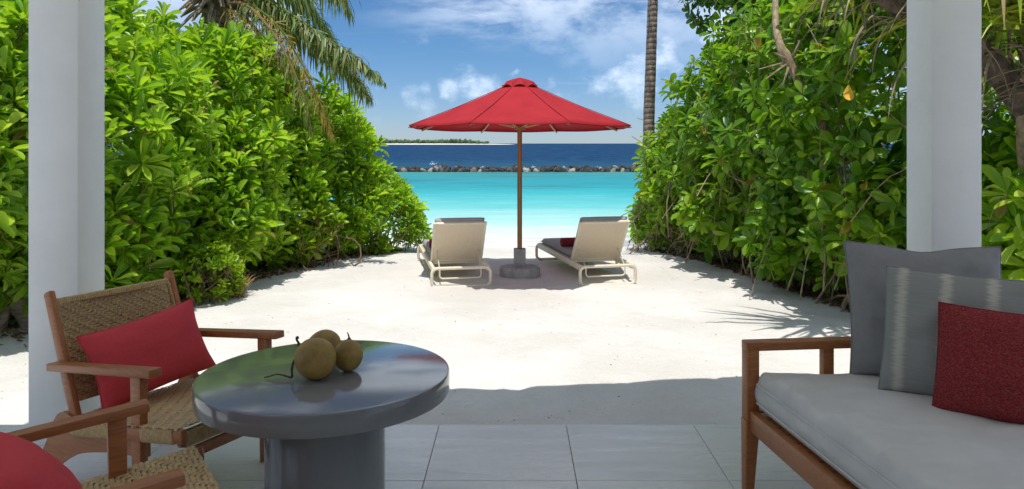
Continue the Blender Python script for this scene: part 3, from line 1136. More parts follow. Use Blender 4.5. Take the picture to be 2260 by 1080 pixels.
# ------------------------------------------------------------------ woven cord armchairs
def weave(name, w, h, pitch_u, pitch_v, parent, Mx, mat, amp=.0038, bend=None):
    """woven mat of flat cords over x 0..w, y 0..h (2 over, 2 under)"""
    nu, nv = int(w / pitch_u), int(h / pitch_v)
    V, Fc, k = [], [], 0
    def strand(n_across, along, pa, pl, flip, s):
        nonlocal k
        steps = along * 2 + 1
        half = pa * .43
        jig = rng.normal() * pa * .05
        for i in range(steps):
            t = (i - .5) / 2
            cell = int(math.floor(t))
            over = ((cell + s) // 2) % 2 == 0
            nxt = ((cell + 1 + s) // 2) % 2 == 0
            zt = 1 if over else -1
            if i % 2 == 0:
                pz = ((int(math.floor(t - .5)) + s) // 2) % 2 == 0
                zt = (zt + (1 if pz else -1)) / 2 if i > 0 else zt
            if flip:
                zt = -zt
            a = i * pl / 2
            c = (s + .5) * pa + jig
            for (o_, dz) in ((-half, -.0012), (0, .0008), (half, -.0012)):
                p = (c + o_, a, zt * amp + dz) if not flip else (a, c + o_, zt * amp + dz)
                V.append(p)
        for i in range(steps - 1):
            for q in (0, 1):
                a0 = k + i * 3 + q
                Fc.append((a0, a0 + 1, a0 + 4, a0 + 3) if not flip else (a0, a0 + 3, a0 + 4, a0 + 1))
        k += steps * 3
    for s in range(nu):
        strand(nu, nv, pitch_u, pitch_v, False, s)
    for s in range(nv):
        strand(nv, nu, pitch_v, pitch_u, True, s)
    V = np.array(V)
    if bend is not None:
        V[:, 2] += bend(V[:, 0] / w, V[:, 1] / h)
    A = np.array(Mx)
    V = V @ A[:3, :3].T + A[:3, 3]
    return link(name, mesh_np(name, V, np.array(Fc), mat, True), parent, kind='stuff')


def wraps(m, a, b, up, r_w, r_h, pitch, sides=8):
    """cord turns wound round a rail from a to b"""
    a, b = Vector(a), Vector(b)
    d = (b - a)
    L = d.length
    d.normalize()
    x = d.cross(Vector(up)).normalized()
    z = x.cross(d)
    n = int(L / pitch)
    for i in range(n):
        c = a + d * (i + .5) * pitch
        hw = pitch * .46
        ring = []
        for t in (-hw, -hw * .5, hw * .5, hw):
            g = -.0018 if abs(t) > hw * .8 else 0.0006
            for j in range(sides):
                an = 2 * math.pi * (j + .5) / sides
                sx_ = math.copysign(abs(math.cos(an)) ** .5, math.cos(an)) * (r_w + g)
                sz_ = math.copysign(abs(math.sin(an)) ** .5, math.sin(an)) * (r_h + g)
                ring.append(c + d * t + x * sx_ + z * sz_)
        fs_ = []
        for q in range(3):
            for j in range(sides):
                j2 = (j + 1) % sides
                fs_.append((q * sides + j, q * sides + j2, (q + 1) * sides + j2, (q + 1) * sides + j))
        m.add(ring, fs_)
    return m


def plate(outline, y, th):
    """flat board cut to an outline in the x,z plane"""
    n_ = len(outline)
    vs_ = [(x, y - th / 2, z) for x, z in outline] + [(x, y + th / 2, z) for x, z in outline]
    fs_ = [tuple(range(n_)), tuple(range(2 * n_ - 1, n_ - 1, -1))]
    fs_ += [(i, i + n_, (i + 1) % n_ + n_, (i + 1) % n_) for i in range(n_)]
    return vs_, fs_


def make_chair():
    root = thing('woven_armchair', '', 'armchair', group='woven cord armchairs by the round table')
    W2 = .322
    # seat plane: rear (x=-.22,z=.315) to front (x=.40,z=.385)
    sr, sf = Vector((-.22, 0, .315)), Vector((.435, 0, .392))
    sw = .335
    for s in (-1, 1):
        # arm with a deeper front end
        MB().beam((-.33, s * W2, .528), (.30, s * W2, .585), .058, .032, bev=.006).build('arm', M['wood'], root)
        # front leg, flaring where it meets the arm
        MB().beam((.215, s * W2, 0), (.205, s * W2, .568), .036, .046, up=(1, 0, 0), bev=.004, w2=.036, h2=.058).build('front_leg', M['wood'], root)
        # back post
        MB().beam((-.19, s * .292, .24), (-.405, s * .292, .825), .030, .050, up=(1, 0, .4), bev=.012).build('back_post', M['wood'], root)
        # curved side board that becomes the rear leg
        up_ = curve_pts([(-.52, 0, .0), (-.445, 0, .10), (-.375, 0, .215), (-.33, 0, .30), (-.27, 0, .345), (-.12, 0, .318), (.10, 0, .342), (.235, 0, .36)], 28)
        lo_ = curve_pts([(.235, 0, .25), (.05, 0, .236), (-.14, 0, .20), (-.28, 0, .135), (-.37, 0, .06), (-.42, 0, .0)], 22)
        vs_, fs_ = plate([(p.x, p.z) for p in up_] + [(p.x, p.z) for p in lo_], s * .306, .026)
        MB().add(vs_, fs_).build('side_board', M['wood'], root, True)
        # seat side rail with a rounded front end that pokes out of the cords
        MB().beam((-.20, s * sw, .300), (.475, s * sw, .380), .030, .056, bev=.013).build('seat_rail', M['wood'], root)
        MB().beam((-.21, s * (sw - .035), .283), (.20, s * (sw - .03), .325), .016, .014, bev=.003).build('tension_rail', M['seat_white'], root)
    MB().beam((.215, -W2 + .02, .185), (.215, W2 - .02, .185), .024, .045).build('stretcher', M['wood'], root)
    MB().beam((.44, -sw, .356), (.44, sw, .356), .028, .052, bev=.01).build('front_rail', M['wood'], root)
    MB().beam((-.205, -sw, .300), (-.205, sw, .300), .026, .04).build('rear_rail', M['wood'], root)
    d = (sf - sr).normalized()
    Mx = Matrix((d, Vector((0, 1, 0)), d.cross(Vector((0, 1, 0))))).transposed().to_4x4()
    Mx.translation = sr + Vector((0, -sw - .018, .012))
    L = (sf - sr).length
    weave('seat_weave', L + .02, 2 * sw + .036, .0150, .0190, root, Mx, M['cord'], .0035, lambda u, v: -.022 * np.sin(np.pi * np.clip(u, 0, 1)) * np.sin(np.pi * np.clip(v, 0, 1)))
    m = MB()
    for s in (-1, 1):
        wraps(m, (-.17, s * sw, .304), (.16, s * sw, .343), (0, 0, 1), .019, .030, .0085)
        wraps(m, (.25, s * sw, .3535), (.435, s * sw, .3755), (0, 0, 1), .019, .030, .0085)
    wraps(m, (.44, -sw + .02, .356), (.44, sw - .02, .356), (0, 0, 1), .018, .031, .0085)
    o = m.build('seat_cord_wrap', M['cord'], root, True, 'stuff')
    # back
    b0, b1 = Vector((-.25, 0, .375)), Vector((-.392, 0, .775))
    up = (b1 - b0).normalized()
    nrm = Vector((0, 1, 0)).cross(up)
    if nrm.x < 0:
        nrm = -nrm
    Mb = Matrix((Vector((0, 1, 0)), up, nrm)).transposed().to_4x4()
    bw_ = .272
    Mb.translation = b0 + Vector((0, -bw_, 0)) + nrm * .018
    weave('back_weave', 2 * bw_, (b1 - b0).length, .0165, .0110, root, Mb, M['cord_back'], .0036, lambda u, v: -.02 * np.sin(np.pi * np.clip(u, 0, 1)))
    Mb2 = Mb.copy()
    Mb2.translation = b0 + Vector((0, -bw_, 0)) - nrm * .018
    weave('back_weave', 2 * bw_, (b1 - b0).length, .0165, .0110, root, Mb2, M['cord_back'], .0036)
    m = MB()
    for s in (-1, 1):
        wraps(m, b0 + Vector((0, s * .285, 0)), b1 + Vector((0, s * .285, 0)), nrm, .021, .022, .0085)
    wraps(m, b1 + Vector((0, -.285, .0)), b1 + Vector((0, .285, .0)), nrm, .016, .019, .0085)
    m.build('back_cord_wrap', M['cord'], root, True, 'stuff')
    MB().beam(b1 + Vector((0, -.29, 0)), b1 + Vector((0, .29, 0)), .026, .026).build('top_rail', M['wood'], root)
    return root


CH1, CH2 = (Vector((-1.474, 3.291, 0)), R(-27)), (Vector((-1.288, 2.087, 0)), R(33))
ch1 = make_chair()
ch1['label'] = 'woven cord armchair standing before the white column, its whole back in view'
ch1.location, ch1.rotation_euler = CH1[0], (0, 0, CH1[1])
ch2 = copy_tree(ch1)
ch2['label'] = 'woven cord armchair nearest the camera, cut off by the bottom left corner'
ch2.location, ch2.rotation_euler = CH2[0], (0, 0, CH2[1])


# ------------------------------------------------------------------ pillows
def pillow(name, label, cat, w, h, t, mat, centre, x_axis, normal, group=None, seed=0, ear=.09, n_=36, wrinkle=1.0, chop=0.0):
    """scatter cushion in its own frame: x along the width, z up the height, -y to the front"""
    vs, fs = [], []
    def lerp(side):
        for j in range(n_ + 1):
            v = -1 + 2 * j / n_
            for i in range(n_ + 1):
                u = -1 + 2 * i / n_
                uu = math.sin(u * math.pi / 2) * .55 + u * .45
                vv = math.sin(v * math.pi / 2) * .55 + v * .45
                px = uu * w / 2 * (1 - ear * (1 - vv * vv) * abs(uu) ** 3)
                pz = vv * h / 2 * (1 - ear * (1 - uu * uu) * abs(vv) ** 3)
                body = max(0, (1 - abs(uu) ** 2.6)) ** .62 * max(0, (1 - abs(vv) ** 2.6)) ** .62
                th = t / 2 * body
                p3 = Vector((px * 7 + seed * 3.7, pz * 7, side * 2.0))
                rad = mnoise.noise(Vector((math.atan2(vv, uu) * 2.2 + seed, (uu * uu + vv * vv) * .8, side)))
                th += wrinkle * body * (.010 * mnoise.noise(p3) + .006 * mnoise.noise(p3 * 2.3) + .007 * rad * (uu * uu + vv * vv))
                if chop:
                    pz -= chop * h * max(0, vv) ** 2 * math.exp(-(uu / .35) ** 2)
                # belly sags to the foot of the cushion
                pz -= .02 * h * body
                vs.append((px, side * th, pz))
    lerp(-1)
    lerp(1)
    n1 = (n_ + 1) ** 2
    for s in (0, 1):
        for j in range(n_):
            for i in range(n_):
                a = s * n1 + j * (n_ + 1) + i
                q = (a, a + 1, a + n_ + 2, a + n_ + 1)
                fs.append(q if s == 0 else q[::-1])
    me = merge_close(new_mesh(name, vs, fs, mat, True))
    me.polygons.foreach_set('use_smooth', [True] * len(me.polygons))
    o = link(name, me)
    x = Vector(x_axis).normalized()
    yb = -Vector(normal).normalized()
    yb = (yb - x * yb.dot(x)).normalized()
    z = x.cross(yb)
    Mx = Matrix((x, yb, z)).transposed().to_4x4()
    Mx.translation = Vector(centre)
    o.matrix_world = Mx
    tag(o, label, cat, group)
    # piped seam round the edge
    pts = []
    for k in range(4 * 16):
        sd, q = divmod(k, 16)
        a = -1 + 2 * q / 16
        u, v = ((a, -1), (1, a), (-a, 1), (-1, -a))[sd]
        px = u * w / 2 * (1 - ear * (1 - v * v) * abs(u) ** 3)
        pz = v * h / 2 * (1 - ear * (1 - u * u) * abs(v) ** 3)
        if chop:
            pz -= chop * h * max(0, v) ** 2 * math.exp(-(u / .35) ** 2)
        pts.append((px, 0, pz))
    MB().tube(pts + [pts[0]], .0032, 6, caps=False).build('seam', mat, o)
    return o


def chair_frame(ch, local):
    return ch[0] + Matrix.Rotation(ch[1], 3, 'Z') @ Vector(local)


def chair_dir(ch, local):
    return Matrix.Rotation(ch[1], 3, 'Z') @ Vector(local)


pillow('red_cushion', 'plain red cushion leaning on the back of the armchair by the column', 'cushion', .54, .335, .17, M['red_pillow'],
       chair_frame(CH1, (-.150, -.0, .528)), chair_dir(CH1, (.10, 1, .13)), chair_dir(CH1, (1, -.1, .42)), 'red cushions on the woven armchairs', 1)
pillow('red_cushion', 'plain red cushion in the nearest armchair, cut off by the lower left corner', 'cushion', .49, .31, .16, M['red_pillow'],
       chair_frame(CH2, (-.03, -.175, .56)), chair_dir(CH2, (.0, 1, -.06)), chair_dir(CH2, (1, 0, .75)), 'red cushions on the woven armchairs', 2)

# ------------------------------------------------------------------ sofa
SO = Vector((.985, 3.18, 0))
su, sv = Vector((.11, -.994, 0)), Vector((.994, .11, 0))       # towards the camera, towards the back
sofa = thing('sofa', 'teak framed daybed sofa with a pale grey mattress, right of the terrace', 'sofa', SO, 0)
Ms = Matrix((sv, -su, Vector((0, 0, 1)))).transposed().to_4x4()   # local x to the back, y away from the camera


def S(x, y, z):
    return Ms @ Vector((x, y, z))


SL, SD = 2.0, 1.0
for (yy) in (0.0, -SL):
    for (xx) in (0.0, SD):
        MB().beam(S(xx + (.0 if xx == 0 else 0), yy, .30), S(xx, yy, .60), .062, .052, up=sv, bev=.004).build('post', M['wood'], sofa)
        MB().beam(S(xx, yy, .30), S(xx - (.012 if xx == 0 else -.012), yy, .0), .062, .060, up=sv, bev=.004, w2=.045, h2=.036).build('leg', M['wood'], sofa)
    MB().beam(S(-.027, yy, .607), S(SD + .027, yy, .607), .062, .036, bev=.004).build('arm_rail', M['wood'], sofa)
    MB().beam(S(.335, yy, .42), S(.335, yy, .589), .040, .046, up=sv, bev=.003).build('arm_support', M['wood'], sofa)
    MB().beam(S(.03, yy, .30), S(SD - .03, yy, .30), .040, .075, bev=.004).build('end_rail', M['wood'], sofa)
for xx in (0.0, SD):
    MB().beam(S(xx, -.03, .302), S(xx, -SL + .03, .302), .034, .085, bev=.004).build('front_rail' if xx == 0 else 'back_rail', M['wood'], sofa)
MB().beam(S(SD, -.03, .59), S(SD, -SL + .03, .59), .045, .05, bev=.004).build('top_back_rail', M['wood'], sofa)
sl = MB().beam(S(.05, -.0, .32), S(.05, -.0, .32) + Vector((0, 0, .001)), .01, .01, bev=0)
slat_mesh = MB().beam((0, 0, 0), (SD - .05, 0, 0), .07, .018, bev=.002).mesh('slat', M['wood'], True)
for i in range(23):
    o = link('slat', slat_mesh, sofa)
    o.matrix_local = Ms @ Matrix.Translation((.025, -.07 - i * .082, .326))
# mattress: boxed cushion with piping and pulled wrinkles
mw, ml, mt = SD - .03, SL - .06, .150
vs, fs = [], []
NX, NY = 60, 110
def rbox(u, v, side):
    return u, v
def soft(e, r):
    e = min(1, max(0, e))
    return math.sqrt(max(0, 1 - (1 - min(1, e / r)) ** 2)) if e < r else 1.0
for side in (1, -1):
    for j in range(NY + 1):
        for i in range(NX + 1):
            x = mw * (.5 - .5 * math.cos(math.pi * i / NX)) if True else 0
            y = ml * (j / NY)
            ex, ey = min(x, mw - x), min(y, ml - y)
            k = soft(ex, .035) * soft(ey, .035)
            z = side * mt / 2 * (.42 + .58 * k) if min(ex, ey) > 1e-6 else side * mt / 2 * .42
            crown = .012 * math.sin(math.pi * x / mw) * math.sin(math.pi * y / ml)
            if side > 0:
                z += crown
                # wrinkles pulled in from the front piping
                fade = math.exp(-ex / .16) if x < mw / 2 else math.exp(-ex / .25)
                z += .013 * fade * (1 - 2 * abs(mnoise.noise((x * 4 + y * 4.0, y * 21, 4.1)))) * k
                z += .030 * fade * (1 - 2 * abs(mnoise.noise((x * 2.4 + y * 3.0, y * 9, 1.3)))) * k
                z += .010 * (abs(mnoise.noise((x * 1.6 + y * 1.2, y * 5.5, 7.7))) * -1.6 + .4) * k
                z += .003 * mnoise.noise((x * 5, y * 5, 2.7)) * k
            vs.append(Vector((x, -y, z)))
n1 = (NX + 1) * (NY + 1)
for s in (0, 1):
    for j in range(NY):
        for i in range(NX):
            a = s * n1 + j * (NX + 1) + i
            q = (a, a + NX + 1, a + NX + 2, a + 1)
            fs.append(q if s == 0 else q[::-1])
# skirt joins the two shells
border = [i for i in range(NX + 1)] + [(j) * (NX + 1) + NX for j in range(1, NY + 1)] + [NY * (NX + 1) + i for i in range(NX - 1, -1, -1)] + [j * (NX + 1) for j in range(NY - 1, 0, -1)]
top_ring = border
NB = len(border)
NS = 6
ring_prev = [vs[i].copy() for i in border]
ids_prev = list(border)
for q in range(1, NS + 1):
    ids = []
    t = q / NS
    for bi in range(NB):
        a, c = vs[border[bi]], vs[border[bi] + n1]
        p = a.lerp(c, t)
        cx_, cy_ = mw / 2, -ml / 2
        out_ = Vector((p.x - cx_, (p.y - cy_), 0))
        outn = Vector((1 if p.x > mw - .001 else (-1 if p.x < .001 else 0), 1 if p.y > -.001 else (-1 if p.y < -ml + .001 else 0), 0))
        bul = (.010 * math.sin(math.pi * t) + .012 * math.sin(math.pi * t) * mnoise.noise((p.x * 16, p.y * 16, t * 1.2)))
        p = p + outn * bul
        if q == NS:
            ids.append(border[bi] + n1)
        else:
            ids.append(len(vs))
            vs.append(p)
    for bi in range(NB):
        b2 = (bi + 1) % NB
        fs.append((ids_prev[bi], ids_prev[b2], ids[b2], ids[bi])[::-1])
    ids_prev = ids
me = new_mesh('mattress', [Ms @ (v + Vector((.012, -.03, .418))) for v in vs], fs, M['sofa_fabric'], True)
bm = bmesh.new()
bm.from_mesh(me)
bmesh.ops.recalc_face_normals(bm, faces=bm.faces)
bm.to_mesh(me)
bm.free()
mat_o = link('mattress', me, sofa)
for zz in (.418 + mt / 2 * .50, .418 - mt / 2 * .50):
    pts = []
    r_ = .02
    for (cx_, cy_, a0) in ((mw - r_, -ml + r_, -90), (mw - r_, -r_, 0), (r_, -r_, 90), (r_, -ml + r_, 180)):
        for i in range(5):
            a = R(a0 + 90 * i / 4)
            pts.append(S(.012 + cx_ + (r_ + .004) * math.cos(a), -.03 + cy_ + (r_ + .004) * math.sin(a), zz))
    full = []
    for i in range(len(pts)):
        a, c = pts[i], pts[(i + 1) % len(pts)]
        st = max(1, int((c - a).length / .05))
        for q in range(st):
            full.append(a.lerp(c, q / st))
    MB().tube(full + [full[0]], .0045, 6, caps=False).build('piping', M['sofa_fabric'], mat_o)

pillow('grey_cushion', 'large plain grey cushion behind the patterned one on the sofa', 'cushion', .61, .56, .22, M['grey_pillow'],
       (1.705, 3.16, .755), (.955, -.22, -.01), (-.25, -.95, .30), 'cushions on the sofa', 5, .055, chop=.04, wrinkle=2.0)
pillow('patterned_cushion', 'grey cushion with pale frayed ikat stripes, between the plain grey and red ones', 'cushion', .52, .48, .19, M['ikat'],
       (1.668, 2.86, .722), (.85, -.50, -.035), (-.5, -.85, .26), 'cushions on the sofa', 8, .045, wrinkle=1.7)
pillow('red_cushion', 'coarse woven red cushion at the front of the sofa', 'cushion', .41, .385, .18, M['tweed'],
       (1.700, 2.655, .672), (.80, -.56, -.03), (-.56, -.80, .26), 'cushions on the sofa', 11, .035, wrinkle=1.4)

# ------------------------------------------------------------------ leaves
def leaf_template(ts, ws, curl, fold):
    """outline widths along a leaf of length 1 on +y, width 1 on x, folded on the midrib, tip curling down"""
    V, Fc = [], []
    for t, w in zip(ts, ws):
        z = -curl * t * t
        V += [(-w / 2, t, z + fold * w * .5), (0, t, z), (w / 2, t, z + fold * w * .5)]
    for i in range(len(ts) - 1):
        a = i * 3
        Fc += [(a, a + 1, a + 4, a + 3), (a + 1, a + 2, a + 5, a + 4)]
    return np.array(V), np.array(Fc)


OBOVATE = [leaf_template((0, .28, .55, .80, .94, 1.0), (.16, .42, .86, 1.0, .66, .10), c, f) for c, f in ((.10, .35), (.22, .25), (.02, .45))]
BROAD = [leaf_template((0, .22, .5, .76, .93, 1.0), (.12, .50, .95, 1.0, .64, .10), c, f) for c, f in ((.22, .22), (.36, .15), (.12, .30))]


class Leaves:
    def __init__(self):
        self.p, self.d, self.n, self.L, self.W, self.k = [], [], [], [], [], []

    def add(self, p, d, n, L, W, k):
        self.p.append(p); self.d.append(d); self.n.append(n); self.L.append(L); self.W.append(W); self.k.append(k)

    def arrays(self):
        p, d, n = np.concatenate(self.p), np.concatenate(self.d), np.concatenate(self.n)
        L, W, k = np.concatenate(self.L), np.concatenate(self.W), np.concatenate(self.k)
        d = d / np.linalg.norm(d, axis=1, keepdims=True)
        x = np.cross(d, n)
        x /= np.maximum(1e-6, np.linalg.norm(x, axis=1, keepdims=True))
        n = np.cross(x, d)
        return p, d, n, x, L, W, k


def rosette(lv, c, axis, L, wr, nl, spread=(18, 100), droop=.0, jit=.25):
    axis = axis / np.linalg.norm(axis)
    ref = np.array([0, 0, 1.0]) if abs(axis[2]) < .9 else np.array([1.0, 0, 0])
    e1 = np.cross(axis, ref)
    e1 /= np.linalg.norm(e1)
    e2 = np.cross(axis, e1)
    i = np.arange(nl)
    az = i * 2.39996 + rng.random() * 6.28 + rng.normal(size=nl) * .15
    t = (i + .5) / nl
    th = np.radians(spread[0] + (spread[1] - spread[0]) * t ** .8 + rng.normal(size=nl) * 9)
    rad = np.cos(az)[:, None] * e1 + np.sin(az)[:, None] * e2
    d = axis * np.cos(th)[:, None] + rad * np.sin(th)[:, None]
    n = axis * np.sin(th)[:, None] - rad * np.cos(th)[:, None]
    d = d + np.array([0, 0, -droop]) * (t[:, None] ** 1.0)
    n = n + rng.normal(size=(nl, 3)) * jit
    ll = L * (.55 + .5 * np.sin(np.pi * np.clip(.25 + t * .75, 0, 1)) ** .7) * (1 + rng.normal(size=nl) * .12)
    p = c - axis * (t[:, None] * L * .38) + rad * (.012 * L / .15)
    lv.add(p, d, n, np.clip(ll, .02, None), ll * wr * (1 + rng.normal(size=nl) * .1), rng.integers(3, size=nl))


SHRUBS = []


class Shrub:
    def __init__(self, name, label, group, base, lobes, mat, stem_mat, tmpl, L, wr, nl, density, droop=.15, up=.6, zmin=.0, inner=.5, spread=(18, 100), stems=20, cat='shrub', front=None, gap=0.0, limb=1.0):
        self.__dict__.update(locals())
        self.leaves = Leaves()
        self.tips = []
        SHRUBS.append(self)


def inside(p, lobes, k=.86):
    r = np.zeros(len(p), bool)
    for (c, rad) in lobes:
        q = (p - np.array(c)) / np.array(rad)
        r |= (q * q).sum(1) < k * k
    return r


def grow(s, neighbours):
    ok_all = 0
    for (c, rad) in s.lobes:
        c, rad = np.array(c, float), np.array(rad, float)
        a, b_, d_ = rad
        area = 4 * math.pi * (((a * b_) ** 1.6 + (a * d_) ** 1.6 + (b_ * d_) ** 1.6) / 3) ** (1 / 1.6)
        N = int(area * s.density)
        u = rng.normal(size=(N, 3))
        u /= np.linalg.norm(u, axis=1, keepdims=True)
        shell = 1 - np.abs(rng.normal(size=N)) * .09 - (rng.random(N) < s.inner) * rng.random(N) * .34
        bump = np.array([mnoise.noise(Vector((v * rad + c) * 1.35)) for v in u])
        bump2 = np.array([mnoise.noise(Vector((v * rad + c) * 3.3)) for v in u])
        shell = shell * (1 + .25 * bump + .15 * bump2)
        p = c + u * rad * shell[:, None]
        nrm = u / rad
        nrm /= np.linalg.norm(nrm, axis=1, keepdims=True)
        # wanted side: towards the camera and the top, few leaves behind
        view = np.array([0, 0, EYE]) - p
        view /= np.linalg.norm(view, axis=1, keepdims=True)
        facing = (nrm * view).sum(1)
        keep = (facing > -.25) | (nrm[:, 2] > .1) | (rng.random(N) < .25)
        keep &= ~inside(p, neighbours)
        gzv = np.array([gz(q[0], q[1]) for q in p])
        low = p[:, 2] - gzv
        keep &= low > s.zmin + .10 * rng.random(N)
        if s.gap > 0:
            hole = np.array([mnoise.noise(Vector(q * 2.1 + 11.0)) for q in p])
            keep &= hole < .55 - s.gap
        if s.front is not None:
            keep &= s.front(p)
        p, nrm = p[keep], nrm[keep]
        for q, nn in zip(p, nrm):
            ax = nn * (1 - s.up) + np.array([0, 0, 1.0]) * s.up + rng.normal(size=3) * .28
            L = s.L * (1 + .24 * rng.normal())
            rosette(s.leaves, q, ax, max(L, s.L * .5), s.wr, max(5, int(s.nl * (1 + .2 * rng.normal()))), s.spread, s.droop)
            s.tips.append((q, ax / np.linalg.norm(ax)))


def shrub_stems(s, root):
    """bare stems from the ground up into the crown, each bending; fine twigs to the rosettes"""
    base = np.array([s.base[0], s.base[1], gz(s.base[0], s.base[1])])
    tips = s.tips
    if not tips:
        return
    order = rng.permutation(len(tips))
    m = MB()
    for k in range(min(s.stems, len(tips))):
        q, ax = tips[order[k]]
        g = base + np.array([rng.normal() * .38, rng.normal() * .38, 0])
        if rng.random() < .55:
            # a stem rooted at the near edge, below its tip
            g[0] = base[0] * .45 + q[0] * .55 + rng.normal() * .15
            g[1] = base[1] * .45 + q[1] * .55 + rng.normal() * .15
        g[2] = gz(g[0], g[1]) - .03
        mid = g * .55 + q * .45 + rng.normal(size=3) * .16
        mid2 = g * .2 + q * .8 + rng.normal(size=3) * .10
        pts = curve_pts([g, g * .8 + q * .2 + rng.normal(size=3) * .06, mid, mid2, q - ax * .02], 9)
        r = (.006 + .010 * rng.random() ** 1.5) * s.limb
        m.tube(pts, [r * (1 - .07 * i) for i in range(10)], 5, caps=False)
    if s.group == RG and s.limb:
        # bare branches that run along the outside of the crown
        lowt = [q for q, ax in tips if q[2] - base[2] < 1.9]
        for k in range(min(30, len(lowt))):
            q = lowt[rng.integers(len(lowt))]
            v = np.array([0, 0, EYE]) - q
            v[2] = 0
            v /= np.linalg.norm(v)
            a = q + v * .09
            h = .35 + .5 * rng.random()
            g = a + np.array([rng.normal() * .25, rng.normal() * .2, -h]) - v * .06
            g[2] = max(g[2], gz(g[0], g[1]) - .02)
            b2 = a + np.array([rng.normal() * .22, rng.normal() * .15, .2 + .25 * rng.random()]) - v * .16
            r = .005 + .008 * rng.random() ** 1.5
            m.tube(curve_pts([g, (g + a) / 2 + rng.normal(size=3) * .05, a, b2], 8), [r * (1.1 - .08 * i) for i in range(9)], 5, caps=False)
    if s.stems:
        m.build('stem', s.stem_mat, root, True)
    m = MB()
    for k in order[: min(len(tips), 260)]:
        q, ax = tips[k]
        b0 = q - ax * (.14 + .16 * rng.random()) + rng.normal(size=3) * .05
        m.tube([b0, (b0 + q) / 2 + rng.normal(size=3) * .012, q], [.005, .004, .0035], 4, caps=False)
    m.build('twig', s.stem_mat, root, True)


LG = 'bright green beach shrubs forming the left hedge'
RG = 'glossy green beach shrubs forming the right hedge'


def left(label, base, lobes, L=.155, dens=56, mat='leaf_bright', nl=15, group=LG, zmin=.02, stems=14, wr=.265, inner=.34, spread=(20, 96), up=.68):
    return Shrub('beach_shrub', label, group, base, lobes, M[mat], M['stem'], OBOVATE, L, wr, nl, dens, .12, up, zmin, inner, spread, stems)


def right(label, base, lobes, L=.15, dens=34, mat='leaf_deep', nl=11, group=RG, zmin=.20, stems=58, wr=.44, inner=.65, spread=(28, 112), up=.55, gap=.19):
    return Shrub('beach_shrub', label, group, base, lobes, M[mat], M['stem_pale'], BROAD, L, wr, nl, dens, .38, up, zmin, inner, spread, stems, gap=gap)


left('tall bright green shrub seen left of and around the white column behind the armchair', (-4.9, 6.3), [((-5.0, 6.0, 1.75), (1.35, 1.2, 1.35))], L=.175)
left('bright green shrub rising just right of the left column', (-4.6, 7.7), [((-4.7, 7.4, 1.25), (1.55, 1.4, 1.65))], L=.165)
left('bright green shrub in the middle of the left hedge, below the palm crown', (-4.2, 9.1), [((-4.3, 9.0, 1.25), (1.5, 1.35, 1.72)), ((-3.5, 8.5, .75), (.75, .7, .75))], L=.158)
left('green shrub in the left hedge under the drooping palm fronds', (-3.7, 10.6), [((-3.9, 10.6, 1.0), (1.4, 1.2, 1.76)), ((-3.2, 10.0, .6), (.7, .7, .75))], L=.15)
left('rounded green shrub where the left hedge steps down to the sea', (-3.0, 11.5), [((-3.1, 11.6, .72), (1.15, 1.0, 1.40))], L=.15, dens=58)
left('low rounded shrub at the seaward end of the left hedge, beside the lagoon', (-2.2, 12.1), [((-2.3, 12.1, .15), (.82, .75, .86))], L=.115, dens=80, stems=20)
left('small dense lime green shrub at the foot of the left hedge, beside the armchair back', (-3.2, 7.85), [((-3.2, 7.8, .10), (.40, .38, .40)), ((-3.35, 8.1, .35), (.35, .35, .35))], L=.075, dens=110, mat='leaf_lime', nl=12, wr=.5, group=None, inner=.3)
left('yellow green low shrub with a thin bare stem in front of the left hedge', (-2.75, 10.0), [((-2.85, 9.9, .42), (.55, .45, .42))], L=.13, dens=40, mat='leaf_lime', nl=11, wr=.44, zmin=.18, group=None)
left('green shrub at the back of the left hedge behind the near shrubs', (-6.3, 8.6), [((-6.3, 8.6, 1.4), (1.5, 1.6, 1.7)), ((-6.9, 6.2, 1.5), (1.4, 1.5, 1.7))], L=.16, dens=22)
left('green shrub at the back of the left hedge under the palm trunk', (-5.7, 10.9), [((-5.7, 10.9, 1.3), (1.6, 1.5, 1.6)), ((-5.0, 12.6, .8), (1.6, 1.2, 1.3))], L=.16, dens=22)

right('dark glossy shrub nearest the terrace in the right hedge, beside the white column', (3.75, 7.4), [((4.05, 7.5, 1.65), (1.45, 1.20, 2.05)), ((3.55, 6.75, .75), (.62, .5, .70))], L=.17)
right('glossy shrub with bare brown stems in the middle of the right hedge', (3.45, 9.0), [((3.75, 9.0, 1.75), (1.45, 1.35, 2.05)), ((3.15, 8.3, .62), (.6, .6, .6))], L=.155)
right('glossy green shrub in the right hedge next to the palm trunk', (3.1, 10.5), [((3.4, 10.6, 1.45), (1.28, 1.2, 1.85)), ((2.75, 9.8, .55), (.6, .6, .55))], L=.14, dens=40)
right('lighter green shrub at the seaward end of the right hedge, around the palm trunk', (2.75, 11.8), [((2.85, 11.9, .80), (.92, .95, 1.45))], L=.125, dens=52, mat='leaf_bright', zmin=.08, gap=.02, wr=.40)
right('low green shrub at the waterline in front of the palm trunk', (2.4, 12.4), [((2.42, 12.35, .12), (.58, .55, .80))], L=.105, dens=70, mat='leaf_bright', zmin=.06, gap=0, wr=.40, stems=24)
right('bright green shrub behind the sofa, seen right of the right column', (4.5, 5.9), [((4.6, 5.8, .55), (1.2, 1.1, 1.05))], L=.155, dens=44, mat='leaf_bright', zmin=.1, gap=0, group=None, wr=.36)
right('green shrub at the back of the right hedge behind the glossy ones', (5.5, 9.4), [((5.4, 9.4, 1.9), (1.4, 1.9, 2.3)), ((5.9, 7.2, 1.7), (1.3, 1.5, 2.0))], dens=13, stems=20)
right('green shrub at the back of the right hedge towards the sea', (4.7, 11.7), [((4.6, 11.7, 1.3), (1.4, 1.4, 1.8))], dens=16, stems=20)

